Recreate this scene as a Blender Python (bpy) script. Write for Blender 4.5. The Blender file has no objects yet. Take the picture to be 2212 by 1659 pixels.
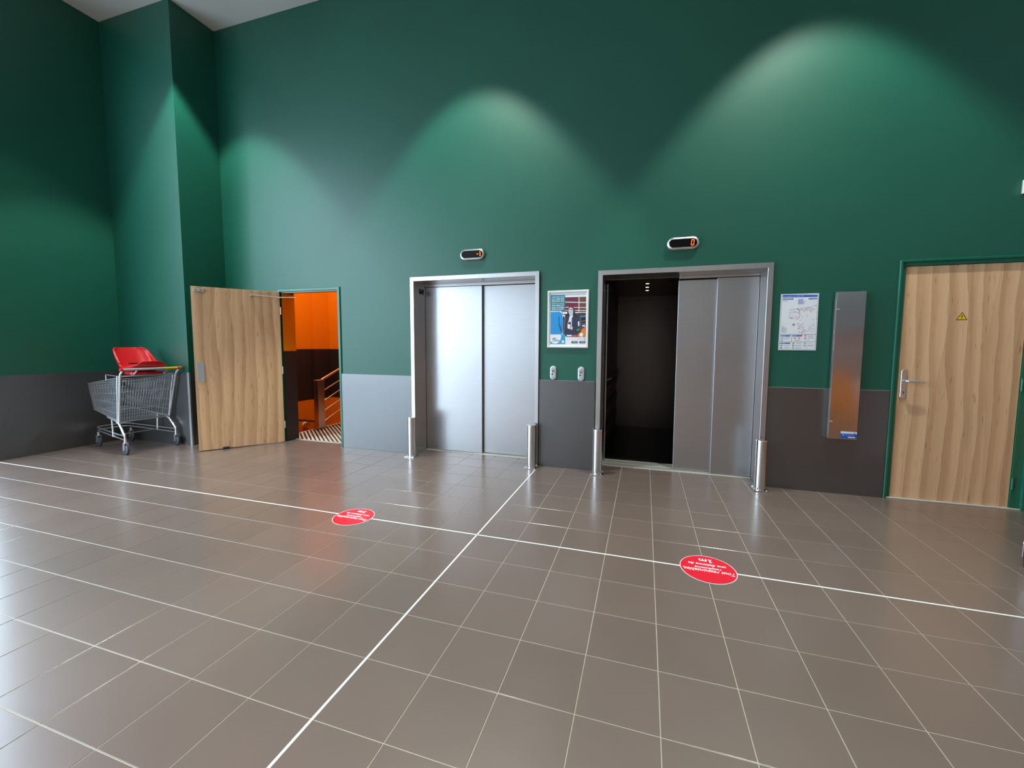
import bpy, bmesh, math, random
from mathutils import Vector, Matrix
random.seed(7)
PI = math.pi
scene = bpy.context.scene
COL = scene.collection

# ------------------------------------------------------------------ camera
S = 0.3                                   # one floor tile is 30 cm
CAM = Vector((3.7025 * S, -8.61631 * S, 4.48107 * S))
YAW, PITCH, ROLL, FPX = 0.29312, -0.07533, 0.00625, 873.69
_f = Vector((-math.sin(YAW) * math.cos(PITCH), math.cos(YAW) * math.cos(PITCH), math.sin(PITCH)))
_r = Vector((math.cos(YAW), math.sin(YAW), 0))
_u = _r.cross(_f)
_r2 = _r * math.cos(ROLL) + _u * math.sin(ROLL)
_u2 = -_r * math.sin(ROLL) + _u * math.cos(ROLL)
cam_data = bpy.data.cameras.new('camera')
cam = bpy.data.objects.new('camera', cam_data)
COL.objects.link(cam)
cam.matrix_world = Matrix(((_r2.x, _u2.x, -_f.x, CAM.x), (_r2.y, _u2.y, -_f.y, CAM.y), (_r2.z, _u2.z, -_f.z, CAM.z), (0, 0, 0, 1)))
cam_data.sensor_fit = 'HORIZONTAL'
cam_data.sensor_width = 36
cam_data.lens = 36 * FPX / 2212
cam_data.shift_x = -22.23 / 2212
cam_data.shift_y = -15.727 / 2212
cam_data.clip_start = 0.05
scene.camera = cam

# ------------------------------------------------------------------ view, world
scene.view_settings.view_transform = 'Standard'
scene.view_settings.look = 'None'
scene.view_settings.exposure = 0.15
scene.view_settings.gamma = 1.0
scene.view_settings.use_curve_mapping = False
scene.cycles.max_bounces = 6
scene.cycles.diffuse_bounces = 3
scene.cycles.glossy_bounces = 3
scene.cycles.caustics_reflective = False
scene.cycles.sample_clamp_indirect = 8.0

world = bpy.data.worlds.new('overcast_sky')
scene.world = world
world.use_nodes = True
bg = world.node_tree.nodes['Background']
bg.inputs[0].default_value = (0.66, 0.83, 1.0, 1)
bg.inputs[1].default_value = 8.5

# ------------------------------------------------------------------ lamps of the hall, and an added fill row
CEIL = 5.585
WALL_Y = 1.779
def spot(x, y, power, col=(0.93, 1.0, 0.92), half=38.3):
    l = bpy.data.lights.new('downlight_or_fill', 'SPOT')
    l.energy = power
    l.color = col
    l.spot_size = math.radians(half * 2)
    l.spot_blend = 0.28
    l.shadow_soft_size = 0.07
    o = bpy.data.objects.new('downlight_or_fill', l)
    o.location = (x, y, CEIL - 0.01)
    COL.objects.link(o)
SPOT_Y = 0.74
for sx, p in ((-0.76, 600), (2.50, 600), (-4.10, 560), (5.0, 0)):
    if p:
        spot(sx, SPOT_Y, p)
spot(-4.43, 0.05, 130)
for sx in (-4.1, -0.76, 2.5):
    spot(sx, -2.6, 220)
    spot(sx, -5.2, 700, (1.0, 0.96, 0.9))  # added unseen fill row, brightens the front wall mirrored in the lift doors
def area(name, loc, rot, sx, sy, power, col, portal=False):
    l = bpy.data.lights.new(name, 'AREA')
    l.shape = 'RECTANGLE'; l.size = sx; l.size_y = sy
    l.energy = power; l.color = col
    if portal:
        l.cycles.is_portal = True
    o = bpy.data.objects.new(name, l)
    o.location = loc; o.rotation_euler = rot
    COL.objects.link(o)
    return o
# daylight portals in the glazing (they emit nothing, they only guide the sky's rays)
GL_Y0, GL_Y1, GL_TOP = 0.01, -6.4, 5.1
area('glazing_portal', (-6.0, (GL_Y0 + GL_Y1) / 2, GL_TOP / 2), (0, -PI / 2, 0), GL_TOP, GL_Y0 - GL_Y1, 1, (1, 1, 1), True)
GB_X0, GB_X1, GB_TOP = -5.85, -1.9, 3.4
area('glazing_portal', ((GB_X0 + GB_X1) / 2, -6.6, GB_TOP / 2), (PI / 2, 0, 0), GB_X1 - GB_X0, GB_TOP, 1, (1, 1, 1), True)
# stairwell ceiling lamp
area('stairwell_lamp', (-4.2, 3.1, 4.5), (0, 0, 0), 0.5, 0.5, 72, (1.0, 0.90, 0.74))

# ------------------------------------------------------------------ materials
def lin(c):
    c = c / 255.0
    return c / 12.92 if c <= 0.04045 else ((c + 0.055) / 1.055) ** 2.4
def rgb(r, g, b):
    return (lin(r), lin(g), lin(b), 1)
MATS = {}
def mat(name, color, rough=0.5, metal=0.0, spec=0.5, coat=0.0, emit=None, estr=0.0):
    m = bpy.data.materials.new(name)
    m.use_nodes = True
    b = m.node_tree.nodes['Principled BSDF']
    b.inputs['Base Color'].default_value = color
    b.inputs['Roughness'].default_value = rough
    b.inputs['Metallic'].default_value = metal
    b.inputs['Specular IOR Level'].default_value = spec
    if coat:
        b.inputs['Coat Weight'].default_value = coat
        b.inputs['Coat Roughness'].default_value = 0.08
    if emit:
        b.inputs['Emission Color'].default_value = emit
        b.inputs['Emission Strength'].default_value = estr
    MATS[name] = m
    return m
class NT:
    def __init__(s, m):
        s.t = m.node_tree; s.n = s.t.nodes; s.l = s.t.links
        s.b = s.n['Principled BSDF']
    def add(s, typ, **kw):
        n = s.n.new(typ)
        for k, v in kw.items():
            setattr(n, k, v)
        return n
    def link(s, a, b):
        s.l.new(a, b)
    def math(s, op, a, b=None, c=None):
        n = s.n.new('ShaderNodeMath'); n.operation = op
        for i, v in enumerate((a, b, c)):
            if v is None: continue
            if isinstance(v, (int, float)): n.inputs[i].default_value = v
            else: s.l.new(v, n.inputs[i])
        return n.outputs[0]
    def noise(s, vec, scale, detail=3, rough=0.5):
        n = s.n.new('ShaderNodeTexNoise')
        n.inputs['Scale'].default_value = scale
        n.inputs['Detail'].default_value = detail
        n.inputs['Roughness'].default_value = rough
        if vec is not None: s.l.new(vec, n.inputs['Vector'])
        return n.outputs[0]
    def ramp(s, fac, stops, interp='LINEAR'):
        n = s.n.new('ShaderNodeValToRGB')
        n.color_ramp.interpolation = interp
        e = n.color_ramp.elements
        e[0].position, e[0].color = stops[0]
        e[1].position, e[1].color = stops[-1]
        for p, c in stops[1:-1]:
            k = e.new(p); k.color = c
        s.l.new(fac, n.inputs[0])
        return n.outputs[0]
    def coords(s, kind='Object', scale=(1, 1, 1)):
        tc = s.n.new('ShaderNodeTexCoord')
        mp = s.n.new('ShaderNodeMapping')
        mp.inputs['Scale'].default_value = scale
        s.l.new(tc.outputs[kind], mp.inputs['Vector'])
        return mp.outputs[0]
    def bump(s, h, strength=0.1, dist=0.01):
        n = s.n.new('ShaderNodeBump')
        n.inputs['Strength'].default_value = strength
        n.inputs['Distance'].default_value = dist
        s.l.new(h, n.inputs['Height'])
        s.l.new(n.outputs[0], s.b.inputs['Normal'])

def paint(name, color, rough, spec=0.5, var=0.06, bump=0.04):
    m = mat(name, color, rough, spec=spec)
    t = NT(m)
    v = t.coords()
    n = t.noise(v, 0.9, 4)
    lo = tuple(c * (1 - var) for c in color[:3]) + (1,)
    hi = tuple(c * (1 + var) for c in color[:3]) + (1,)
    t.link(t.ramp(n, [(0.3, lo), (0.7, hi)]), t.b.inputs['Base Color'])
    t.bump(t.noise(v, 260, 2), bump, 0.002)
    return m
paint('green_paint', rgb(18, 89, 71), 0.42, 0.6)
paint('green_gloss', rgb(24, 104, 80), 0.22, 0.5, bump=0.01)
paint('ceiling_paint', rgb(228, 229, 226), 0.8, 0.2)
paint('plain_wall_paint', rgb(176, 172, 166), 0.7, 0.3)
paint('dado_laminate', rgb(43, 42, 42), 0.33, 1.0, var=0.04, bump=0.01)
MATS['dado_laminate'].node_tree.nodes['Principled BSDF'].inputs['IOR'].default_value = 1.78
paint('laminate_edge', rgb(150, 150, 148), 0.45, 0.5)
paint('grout', rgb(186, 178, 160), 0.8, 0.3, var=0.1)
mat('white_joint', rgb(242, 243, 238), 0.4)
mat('dark_edge', rgb(28, 25, 24), 0.6)
# floor tile
m = mat('floor_tile', rgb(118, 106, 99), 0.27, spec=0.35)
t = NT(m)
v = t.coords('Object')
g = t.n.new('ShaderNodeNewGeometry')
n1 = t.noise(g.outputs['Position'], 1.7, 5)
oi = t.n.new('ShaderNodeObjectInfo')
k = t.math('ADD', t.math('MULTIPLY', n1, 0.7), t.math('MULTIPLY', oi.outputs['Random'], 0.25))
t.link(t.ramp(k, [(0.2, rgb(111, 94, 86)), (0.75, rgb(121, 103, 95))]), t.b.inputs['Base Color'])
t.b.inputs['Roughness'].default_value = 0.40
t.b.inputs['Coat Weight'].default_value = 0.9
t.b.inputs['Coat Roughness'].default_value = 0.19
t.bump(t.noise(g.outputs['Position'], 420, 2), 0.05, 0.001)
# metals
def brushed(name, color, rough, axis_scale, var=0.08, bstr=0.02):
    m = mat(name, color, rough, 1.0)
    t = NT(m)
    v = t.coords('Object', axis_scale)
    n = t.noise(v, 1.0, 4, 0.6)
    t.link(t.math('MULTIPLY_ADD', n, var * 2, rough - var), t.b.inputs['Roughness'])
    lo = tuple(c * 0.94 for c in color[:3]) + (1,)
    hi = tuple(min(1, c * 1.05) for c in color[:3]) + (1,)
    t.link(t.ramp(n, [(0.3, lo), (0.7, hi)]), t.b.inputs['Base Color'])
    t.bump(n, bstr, 0.002)
    return m
brushed('door_steel', (0.50, 0.50, 0.51, 1), 0.30, (4, 4, 260), 0.05, 0.015)
brushed('frame_steel', (0.62, 0.61, 0.61, 1), 0.30, (220, 220, 3), 0.05)
brushed('cabin_steel', (0.12, 0.105, 0.095, 1), 0.34, (220, 220, 3), 0.06)
brushed('cover_steel', (0.52, 0.52, 0.51, 1), 0.16, (300, 300, 3), 0.04)
brushed('post_steel', (0.72, 0.71, 0.70, 1), 0.16, (3, 3, 200), 0.05)
brushed('rail_steel', (0.60, 0.58, 0.54, 1), 0.30, (200, 200, 4), 0.05)
mat('aluminium', (0.66, 0.64, 0.57, 1), 0.4, 0.3)
mat('satin_aluminium', (0.78, 0.78, 0.76, 1), 0.30, 1.0)
mat('chrome', (0.80, 0.82, 0.84, 1), 0.28, 0.9)
mat('zinc_wire', (0.56, 0.61, 0.66, 1), 0.40, 0.9)
mat('dark_groove', rgb(30, 29, 28), 0.5)
mat('black_rubber', rgb(26, 26, 28), 0.6)
mat('wheel_grey', rgb(66, 70, 78), 0.45)
mat('white_plastic', rgb(232, 233, 230), 0.35)
mat('grey_plastic', rgb(176, 178, 180), 0.4)
mat('button_face', rgb(206, 206, 210), 0.3, 0.3)
mat('button_grey', rgb(128, 130, 142), 0.35, 0.4)
mat('black_glass', rgb(6, 6, 8), 0.3, spec=0.2)
mat('led_red', rgb(255, 60, 20), 0.4, emit=(1.0, 0.10, 0.02, 1), estr=3.2)
mat('lamp_white', rgb(255, 240, 225), 0.4, emit=(1.0, 0.90, 0.80, 1), estr=5.0)
mat('red_plastic', rgb(214, 22, 32), 0.28, spec=0.5, coat=0.2)
mat('orange_plastic', rgb(235, 92, 30), 0.35)
mat('yellow_plastic', rgb(238, 196, 44), 0.35)
mat('sticker_red', rgb(226, 26, 48), 0.35, spec=0.5)
mat('cabin_floor', rgb(26, 24, 23), 0.35)
mat('bumper_wood', rgb(96, 58, 34), 0.4)
mat('sign_yellow', rgb(240, 196, 40), 0.4)
mat('sign_dark', rgb(92, 62, 18), 0.5)
mat('threshold', rgb(206, 198, 184), 0.5)
mat('pavement', rgb(176, 178, 178), 0.9)
mat('paper_white', rgb(238, 240, 243), 0.35)
mat('window_frame', rgb(70, 74, 78), 0.4, 0.6)
PRINT = dict(white=(240, 241, 244), maroon=(112, 44, 62), brown=(112, 74, 60), darkgrey=(62, 58, 62), beige=(206, 172, 162), hair=(52, 30, 26), navy=(44, 52, 86),
    blouse=(236, 226, 226), skin=(236, 186, 168), mask=(168, 206, 232), phoneblack=(48, 52, 62), stand=(190, 130, 100), blue=(38, 148, 214), blued=(24, 88, 150),
    shelfblue=(96, 150, 206), grey=(120, 122, 130), black=(28, 28, 32), green=(70, 140, 76), pale=(206, 212, 208), orange=(238, 126, 40), tomato=(228, 84, 52),
    teal=(36, 136, 160), cyan=(52, 160, 206), badge=(64, 62, 72), badget=(170, 168, 176), yellow=(226, 222, 110), ink=(70, 96, 116),
    blue2=(28, 92, 190), lilac=(176, 178, 222), paleg=(208, 216, 214), navy2=(70, 92, 136), red=(206, 58, 74), greenp=(60, 124, 104), grey2=(160, 164, 176))
for kk, cc in PRINT.items():
    mat('print_' + kk, rgb(*cc), 0.4)
# glass
for gname, tint in (('window_glass', (0.93, 0.95, 0.95, 1)), ('dimming_glass', (0.34, 0.32, 0.31, 1))):  # second tint is added to dim daylight through the unseen rear glazing
    m = mat(gname, (1, 1, 1, 1), 0.0)
    t = NT(m)
    tr = t.n.new('ShaderNodeBsdfTransparent')
    tr.inputs[0].default_value = tint
    gl = t.n.new('ShaderNodeBsdfGlossy'); gl.inputs['Roughness'].default_value = 0.0
    mx = t.n.new('ShaderNodeMixShader')
    mx.inputs[0].default_value = 0.06; t.link(tr.outputs[0], mx.inputs[1]); t.link(gl.outputs[0], mx.inputs[2])
    t.link(mx.outputs[0], t.n['Material Output'].inputs['Surface'])
# wood laminate: wavy vertical figure, a sharp dark edge on one side of each band
def wood(name, seed):
    m = mat(name, rgb(206, 166, 120), 0.38, spec=0.4)
    t = NT(m)
    tc = t.n.new('ShaderNodeTexCoord')
    sp = t.n.new('ShaderNodeSeparateXYZ'); t.link(tc.outputs['Object'], sp.inputs[0])
    def vec(ax, az, off):
        c = t.n.new('ShaderNodeCombineXYZ')
        t.link(t.math('MULTIPLY', sp.outputs['X'], ax), c.inputs[0])
        c.inputs[1].default_value = seed + off
        t.link(t.math('MULTIPLY', sp.outputs['Z'], az), c.inputs[2])
        return c.outputs[0]
    d1 = t.noise(vec(1.9, 0.62, 0.0), 1.0, 2, 0.4)
    d2 = t.noise(vec(9.0, 3.2, 3.0), 1.0, 3, 0.6)
    d3 = t.noise(vec(3.1, 0.45, 5.0), 1.0, 1, 0.4)
    w1 = t.math('MULTIPLY_ADD', d1, 2.0, t.math('MULTIPLY', d2, 0.22))
    f1 = t.math('FRACT', t.math('ADD', w1, t.math('MULTIPLY', sp.outputs['X'], 8.8)))
    f2 = t.math('FRACT', t.math('ADD', t.math('MULTIPLY_ADD', d3, 2.6, t.math('MULTIPLY', d2, -0.15)), t.math('MULTIPLY', sp.outputs['X'], 5.9)))
    light, light2 = rgb(234, 194, 151), rgb(228, 184, 140)
    dark, dark2, line = rgb(214, 168, 127), rgb(220, 176, 134), rgb(172, 124, 90)
    ca = t.ramp(f1, [(0.0, line), (0.016, dark), (0.20, dark), (0.38, dark2), (0.43, light2), (0.8, light), (1.0, light)])
    cb = t.ramp(f2, [(0.0, (0.80, 0.76, 0.72, 1)), (0.015, (0.90, 0.87, 0.85, 1)), (0.30, (0.93, 0.91, 0.89, 1)), (0.40, (1, 1, 1, 1)), (1.0, (1, 1, 1, 1))])
    mab = t.n.new('ShaderNodeMix'); mab.data_type = 'RGBA'; mab.blend_type = 'MULTIPLY'
    mab.inputs[0].default_value = 1.0
    t.link(ca, mab.inputs[6]); t.link(cb, mab.inputs[7])
    c1 = mab.outputs[2]
    grain = t.noise(vec(95, 2.2, 7.0), 1.0, 4, 0.7)
    fleck = t.noise(vec(60, 7.0, 11.0), 1.0, 1, 0.5)
    mxg = t.n.new('ShaderNodeMix'); mxg.data_type = 'RGBA'; mxg.blend_type = 'MULTIPLY'
    mxg.inputs[0].default_value = 1.0
    t.link(c1, mxg.inputs[6])
    t.link(t.ramp(grain, [(0.25, (0.90, 0.88, 0.86, 1)), (0.7, (1.03, 1.03, 1.03, 1))]), mxg.inputs[7])
    mxf = t.n.new('ShaderNodeMix'); mxf.data_type = 'RGBA'; mxf.blend_type = 'MULTIPLY'
    mxf.inputs[0].default_value = 1.0
    t.link(mxg.outputs[2], mxf.inputs[6])
    t.link(t.ramp(fleck, [(0.66, (1, 1, 1, 1)), (0.76, (0.74, 0.68, 0.62, 1))]), mxf.inputs[7])
    t.link(mxf.outputs[2], t.b.inputs['Base Color'])
    return m
wood('wood_open_door', 1.3)
wood('wood_shut_door', 8.9)
mat('wood_edge', rgb(222, 190, 150), 0.45)
# walls painted in horizontal bands (z, colour)
def banded(name, stops, rough=0.55, spec=0.4):
    m = mat(name, (1, 1, 1, 1), rough, spec=spec)
    t = NT(m)
    g = t.n.new('ShaderNodeNewGeometry')
    sp = t.n.new('ShaderNodeSeparateXYZ'); t.link(g.outputs['Position'], sp.inputs[0])
    f = t.math('MULTIPLY_ADD', sp.outputs['Z'], 0.1, 0.3)
    t.link(t.ramp(f, [(0.3 + z * 0.1, c) for z, c in stops], 'CONSTANT'), t.b.inputs['Base Color'])
    return m
ORANGE, DARKB = rgb(236, 140, 10), rgb(46, 38, 40)
banded('stairwell_paint', [(-3.0, ORANGE), (0.17, DARKB), (1.225, ORANGE), (6.9, ORANGE)], 0.5)
banded('reveal_paint', [(-3.0, DARKB), (1.225, ORANGE), (6.9, ORANGE)], 0.5)
banded('pale_reflection_bands', [(-3.0, rgb(176, 172, 170)), (0.7, rgb(190, 160, 148)), (1.3, rgb(186, 190, 196)), (2.4, rgb(170, 160, 150)), (2.9, rgb(205, 205, 203)), (6.9, rgb(205, 205, 203))], 0.6)  # made-up bands on an unseen wall, coloured for the lift doors' reflections
banded('shop_reflection_bands', [(-3.0, rgb(214, 120, 40)), (0.85, rgb(116, 112, 116)), (1.22, rgb(206, 192, 170)), (1.37, rgb(150, 74, 66)), (1.62, rgb(150, 150, 150)), (2.5, rgb(196, 198, 192)), (6.9, rgb(196, 198, 192))], 0.6)  # bands stand in for unseen shop goods mirrored in the steel

# ------------------------------------------------------------------ mesh helpers
class MB:
    def __init__(s):
        s.v = []; s.f = []; s.mi = []; s.sm = []; s.mats = []
    def slot(s, m):
        if m not in s.mats: s.mats.append(m)
        return s.mats.index(m)
    def add(s, vs, fs, m=None, smooth=False):
        o = len(s.v)
        s.v += [tuple(p) for p in vs]
        k = s.slot(m) if m else 0
        for f in fs:
            s.f.append(tuple(i + o for i in f)); s.mi.append(k); s.sm.append(smooth)
        return s
    def box(s, x0, x1, y0, y1, z0, z1, m=None, bev=0.0):
        if bev <= 0:
            vs = [(x, y, z) for z in (z0, z1) for y in (y0, y1) for x in (x0, x1)]
            return s.add(vs, [(0, 2, 3, 1), (4, 5, 7, 6), (0, 1, 5, 4), (2, 6, 7, 3), (0, 4, 6, 2), (1, 3, 7, 5)], m)
        b = bmesh.new()
        bmesh.ops.create_cube(b, size=1)
        for q in b.verts:
            q.co = Vector(((x0 + x1) / 2 + q.co.x * (x1 - x0), (y0 + y1) / 2 + q.co.y * (y1 - y0), (z0 + z1) / 2 + q.co.z * (z1 - z0)))
        bmesh.ops.bevel(b, geom=list(b.edges), offset=bev, segments=2, affect='EDGES', profile=0.5)
        b.verts.index_update()
        s.add([q.co[:] for q in b.verts], [[q.index for q in f.verts] for f in b.faces], m, False)
        b.free()
        return s
    def tube(s, pts, r, n=8, m=None, closed=False, caps=True):
        pts = [Vector(p) for p in pts]
        N = len(pts)
        rings = []
        prev = None
        for i, p in enumerate(pts):
            a = pts[(i - 1) % N] if (closed or i > 0) else None
            c = pts[(i + 1) % N] if (closed or i < N - 1) else None
            d = Vector((0, 0, 0))
            if a is not None: d += (p - a).normalized()
            if c is not None: d += (c - p).normalized()
            if d.length < 1e-6: d = (c - p) if c is not None else (p - a)
            d.normalize()
            if prev is None:
                up = Vector((0, 0, 1)) if abs(d.z) < 0.9 else Vector((1, 0, 0))
                x = d.cross(up).normalized()
            else:
                x = (prev - d * prev.dot(d)).normalized()
            prev = x
            y = d.cross(x)
            k = 1.0
            if a is not None and c is not None:
                cs = (p - a).normalized().dot((c - p).normalized())
                k = 1 / max(0.55, math.sqrt((1 + cs) / 2))
            rad = r[i] if isinstance(r, (list, tuple)) else r
            rings.append([p + (x * math.cos(2 * PI * j / n) + y * math.sin(2 * PI * j / n)) * rad * (1 if k < 1.2 else k * 0.9) for j in range(n)])
        vs = [q for R in rings for q in R]
        fs = []
        for i in range(N if closed else N - 1):
            i2 = (i + 1) % N
            for j in range(n):
                j2 = (j + 1) % n
                fs.append((i * n + j, i * n + j2, i2 * n + j2, i2 * n + j))
        s.add(vs, fs, m, n > 6)
        if caps and not closed:
            o = len(s.v) - len(vs)
            k2 = s.slot(m) if m else 0
            s.f.append(tuple(o + j for j in reversed(range(n)))); s.mi.append(k2); s.sm.append(False)
            s.f.append(tuple(o + (N - 1) * n + j for j in range(n))); s.mi.append(k2); s.sm.append(False)
        return s
    def lathe(s, prof, c=(0, 0, 0), n=32, m=None, axis='Z'):
        vs = []
        for r, h in prof:
            for j in range(n):
                a = 2 * PI * j / n
                p = (r * math.cos(a), r * math.sin(a), h)
                if axis == 'Y': p = (p[0], h, p[1])
                if axis == 'X': p = (h, p[0], p[1])
                vs.append((p[0] + c[0], p[1] + c[1], p[2] + c[2]))
        fs = []
        for i in range(len(prof) - 1):
            for j in range(n):
                j2 = (j + 1) % n
                fs.append((i * n + j, i * n + j2, (i + 1) * n + j2, (i + 1) * n + j))
        s.add(vs, fs, m, True)
        o = len(s.v) - len(vs)
        k2 = s.slot(m) if m else 0
        for i, rev in ((0, True), (len(prof) - 1, False)):
            if prof[i][0] > 1e-5:
                f = [o + i * n + j for j in range(n)]
                s.f.append(tuple(reversed(f)) if rev else tuple(f)); s.mi.append(k2); s.sm.append(False)
        return s
    def prism(s, poly, y0, y1, m=None):
        """poly of (x, z) extruded along y"""
        n = len(poly)
        vs = [(x, y0, z) for x, z in poly] + [(x, y1, z) for x, z in poly]
        fs = [tuple(range(n)), tuple(reversed(range(n, 2 * n)))]
        for i in range(n):
            j = (i + 1) % n
            fs.append((i, i + n, j + n, j))
        return s.add(vs, fs, m)
    def flat(s, poly, y, m=None):
        return s.add([(x, y, z) for x, z in poly], [tuple(range(len(poly)))], m)
    def sweep_u(s, x0, x1, zt, prof, m=None, z0=0.0):
        """mitred portal: prof = (inset from the outer edge, y)"""
        n = len(prof)
        vs = []
        for i in range(4):
            for o, y in prof:
                x = x0 + o if i < 2 else x1 - o
                z = z0 if i in (0, 3) else zt - o
                vs.append((x, y, z))
        fs = []
        for i in range(3):
            for j in range(n):
                j2 = (j + 1) % n
                fs.append((i * n + j, i * n + j2, (i + 1) * n + j2, (i + 1) * n + j))
        fs.append(tuple(range(n))); fs.append(tuple(reversed(range(3 * n, 4 * n))))
        return s.add(vs, fs, m)
    def build(s, name, m=None, parent=None, loc=None, rot=None, fix=True, smooth_angle=35):
        me = bpy.data.meshes.new(name)
        me.from_pydata(s.v, [], s.f)
        ml = s.mats if s.mats else [m]
        if m and s.mats and m not in s.mats and not all(k in MATS for k in s.mats): ml = [m]
        for q in ml: me.materials.append(MATS[q])
        me.polygons.foreach_set('material_index', s.mi)
        me.polygons.foreach_set('use_smooth', s.sm)
        if fix:
            b = bmesh.new(); b.from_mesh(me)
            bmesh.ops.recalc_face_normals(b, faces=b.faces)
            b.to_mesh(me); b.free()
        me.update()
        if any(s.sm):
            me.set_sharp_from_angle(angle=math.radians(smooth_angle))
        return obj(name, me, parent, loc, rot)
def obj(name, me, parent=None, loc=None, rot=None):
    o = bpy.data.objects.new(name, me)
    COL.objects.link(o)
    if parent: o.parent = parent
    if loc: o.location = loc
    if rot: o.rotation_euler = rot
    return o
def tag(o, label=None, cat=None, group=None, kind=None):
    if label: o['label'] = label
    if cat: o['category'] = cat
    if group: o['group'] = group
    if kind: o['kind'] = kind
    return o
def thing(name, label, cat, loc=(0, 0, 0), rz=0.0, group=None):
    o = bpy.data.objects.new(name, None)
    o.empty_display_size = 0.1
    COL.objects.link(o)
    o.location = loc; o.rotation_euler = (0, 0, rz)
    return tag(o, label, cat, group)
def struct(o, label=None):
    return tag(o, label, None, None, 'structure')
def copy_tree(o, parent=None):
    c = o.copy(); COL.objects.link(c); c.parent = parent
    for ch in [q for q in bpy.data.objects if q.parent == o]:
        copy_tree(ch, c)
    return c
def stadium(w, h, n=10, horiz=True):
    r = h / 2; L = w / 2 - r
    p = [(L + r * math.cos(a), r * math.sin(a)) for a in [(-PI / 2 + PI * k / n) for k in range(n + 1)]]
    p += [(-L + r * math.cos(a), r * math.sin(a)) for a in [(PI / 2 + PI * k / n) for k in range(n + 1)]]
    return p if horiz else [(-z, x) for x, z in p]
def lofted(mb, rings, m):
    """rings: list of (poly of (x,z), y); walls between them, last one capped"""
    n = len(rings[0][0])
    vs = [(x, y, z) for poly, y in rings for x, z in poly]
    fs = []
    for i in range(len(rings) - 1):
        for j in range(n):
            j2 = (j + 1) % n
            fs.append((i * n + j, i * n + j2, (i + 1) * n + j2, (i + 1) * n + j))
    fs.append(tuple(range((len(rings) - 1) * n, len(rings) * n)))
    mb.add(vs, fs, m, False)
def text_mesh(body, shear=0.0, offset=0.0, extrude=0.0):
    cu = bpy.data.curves.new('lettering', 'FONT')
    cu.body = body; cu.size = 1.0; cu.shear = shear; cu.offset = offset; cu.extrude = extrude
    cu.resolution_u = 3
    o = bpy.data.objects.new('lettering', cu)
    COL.objects.link(o)
    me = bpy.data.meshes.new_from_object(o)
    bpy.data.objects.remove(o)
    bpy.data.curves.remove(cu)
    me.materials.clear()
    return me
def fit_text(body, m, x0, z0, x1, z1, place, parent, shear=0.0, offset=0.0, name='lettering', keep=False):
    """text stretched to a box; place(u, v) -> 3D point"""
    me = text_mesh(body, shear, offset)
    xs = [q.co.x for q in me.vertices]; ys = [q.co.y for q in me.vertices]
    a, b, c, d = min(xs), max(xs), min(ys), max(ys)
    sx = (x1 - x0) / (b - a); sy = (z1 - z0) / (d - c)
    for q in me.vertices:
        q.co = place(x0 + (q.co.x - a) * sx, z0 + (q.co.y - c) * sy)
    me.materials.append(MATS[m])
    me.name = name
    return obj(name, me, parent)
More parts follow.
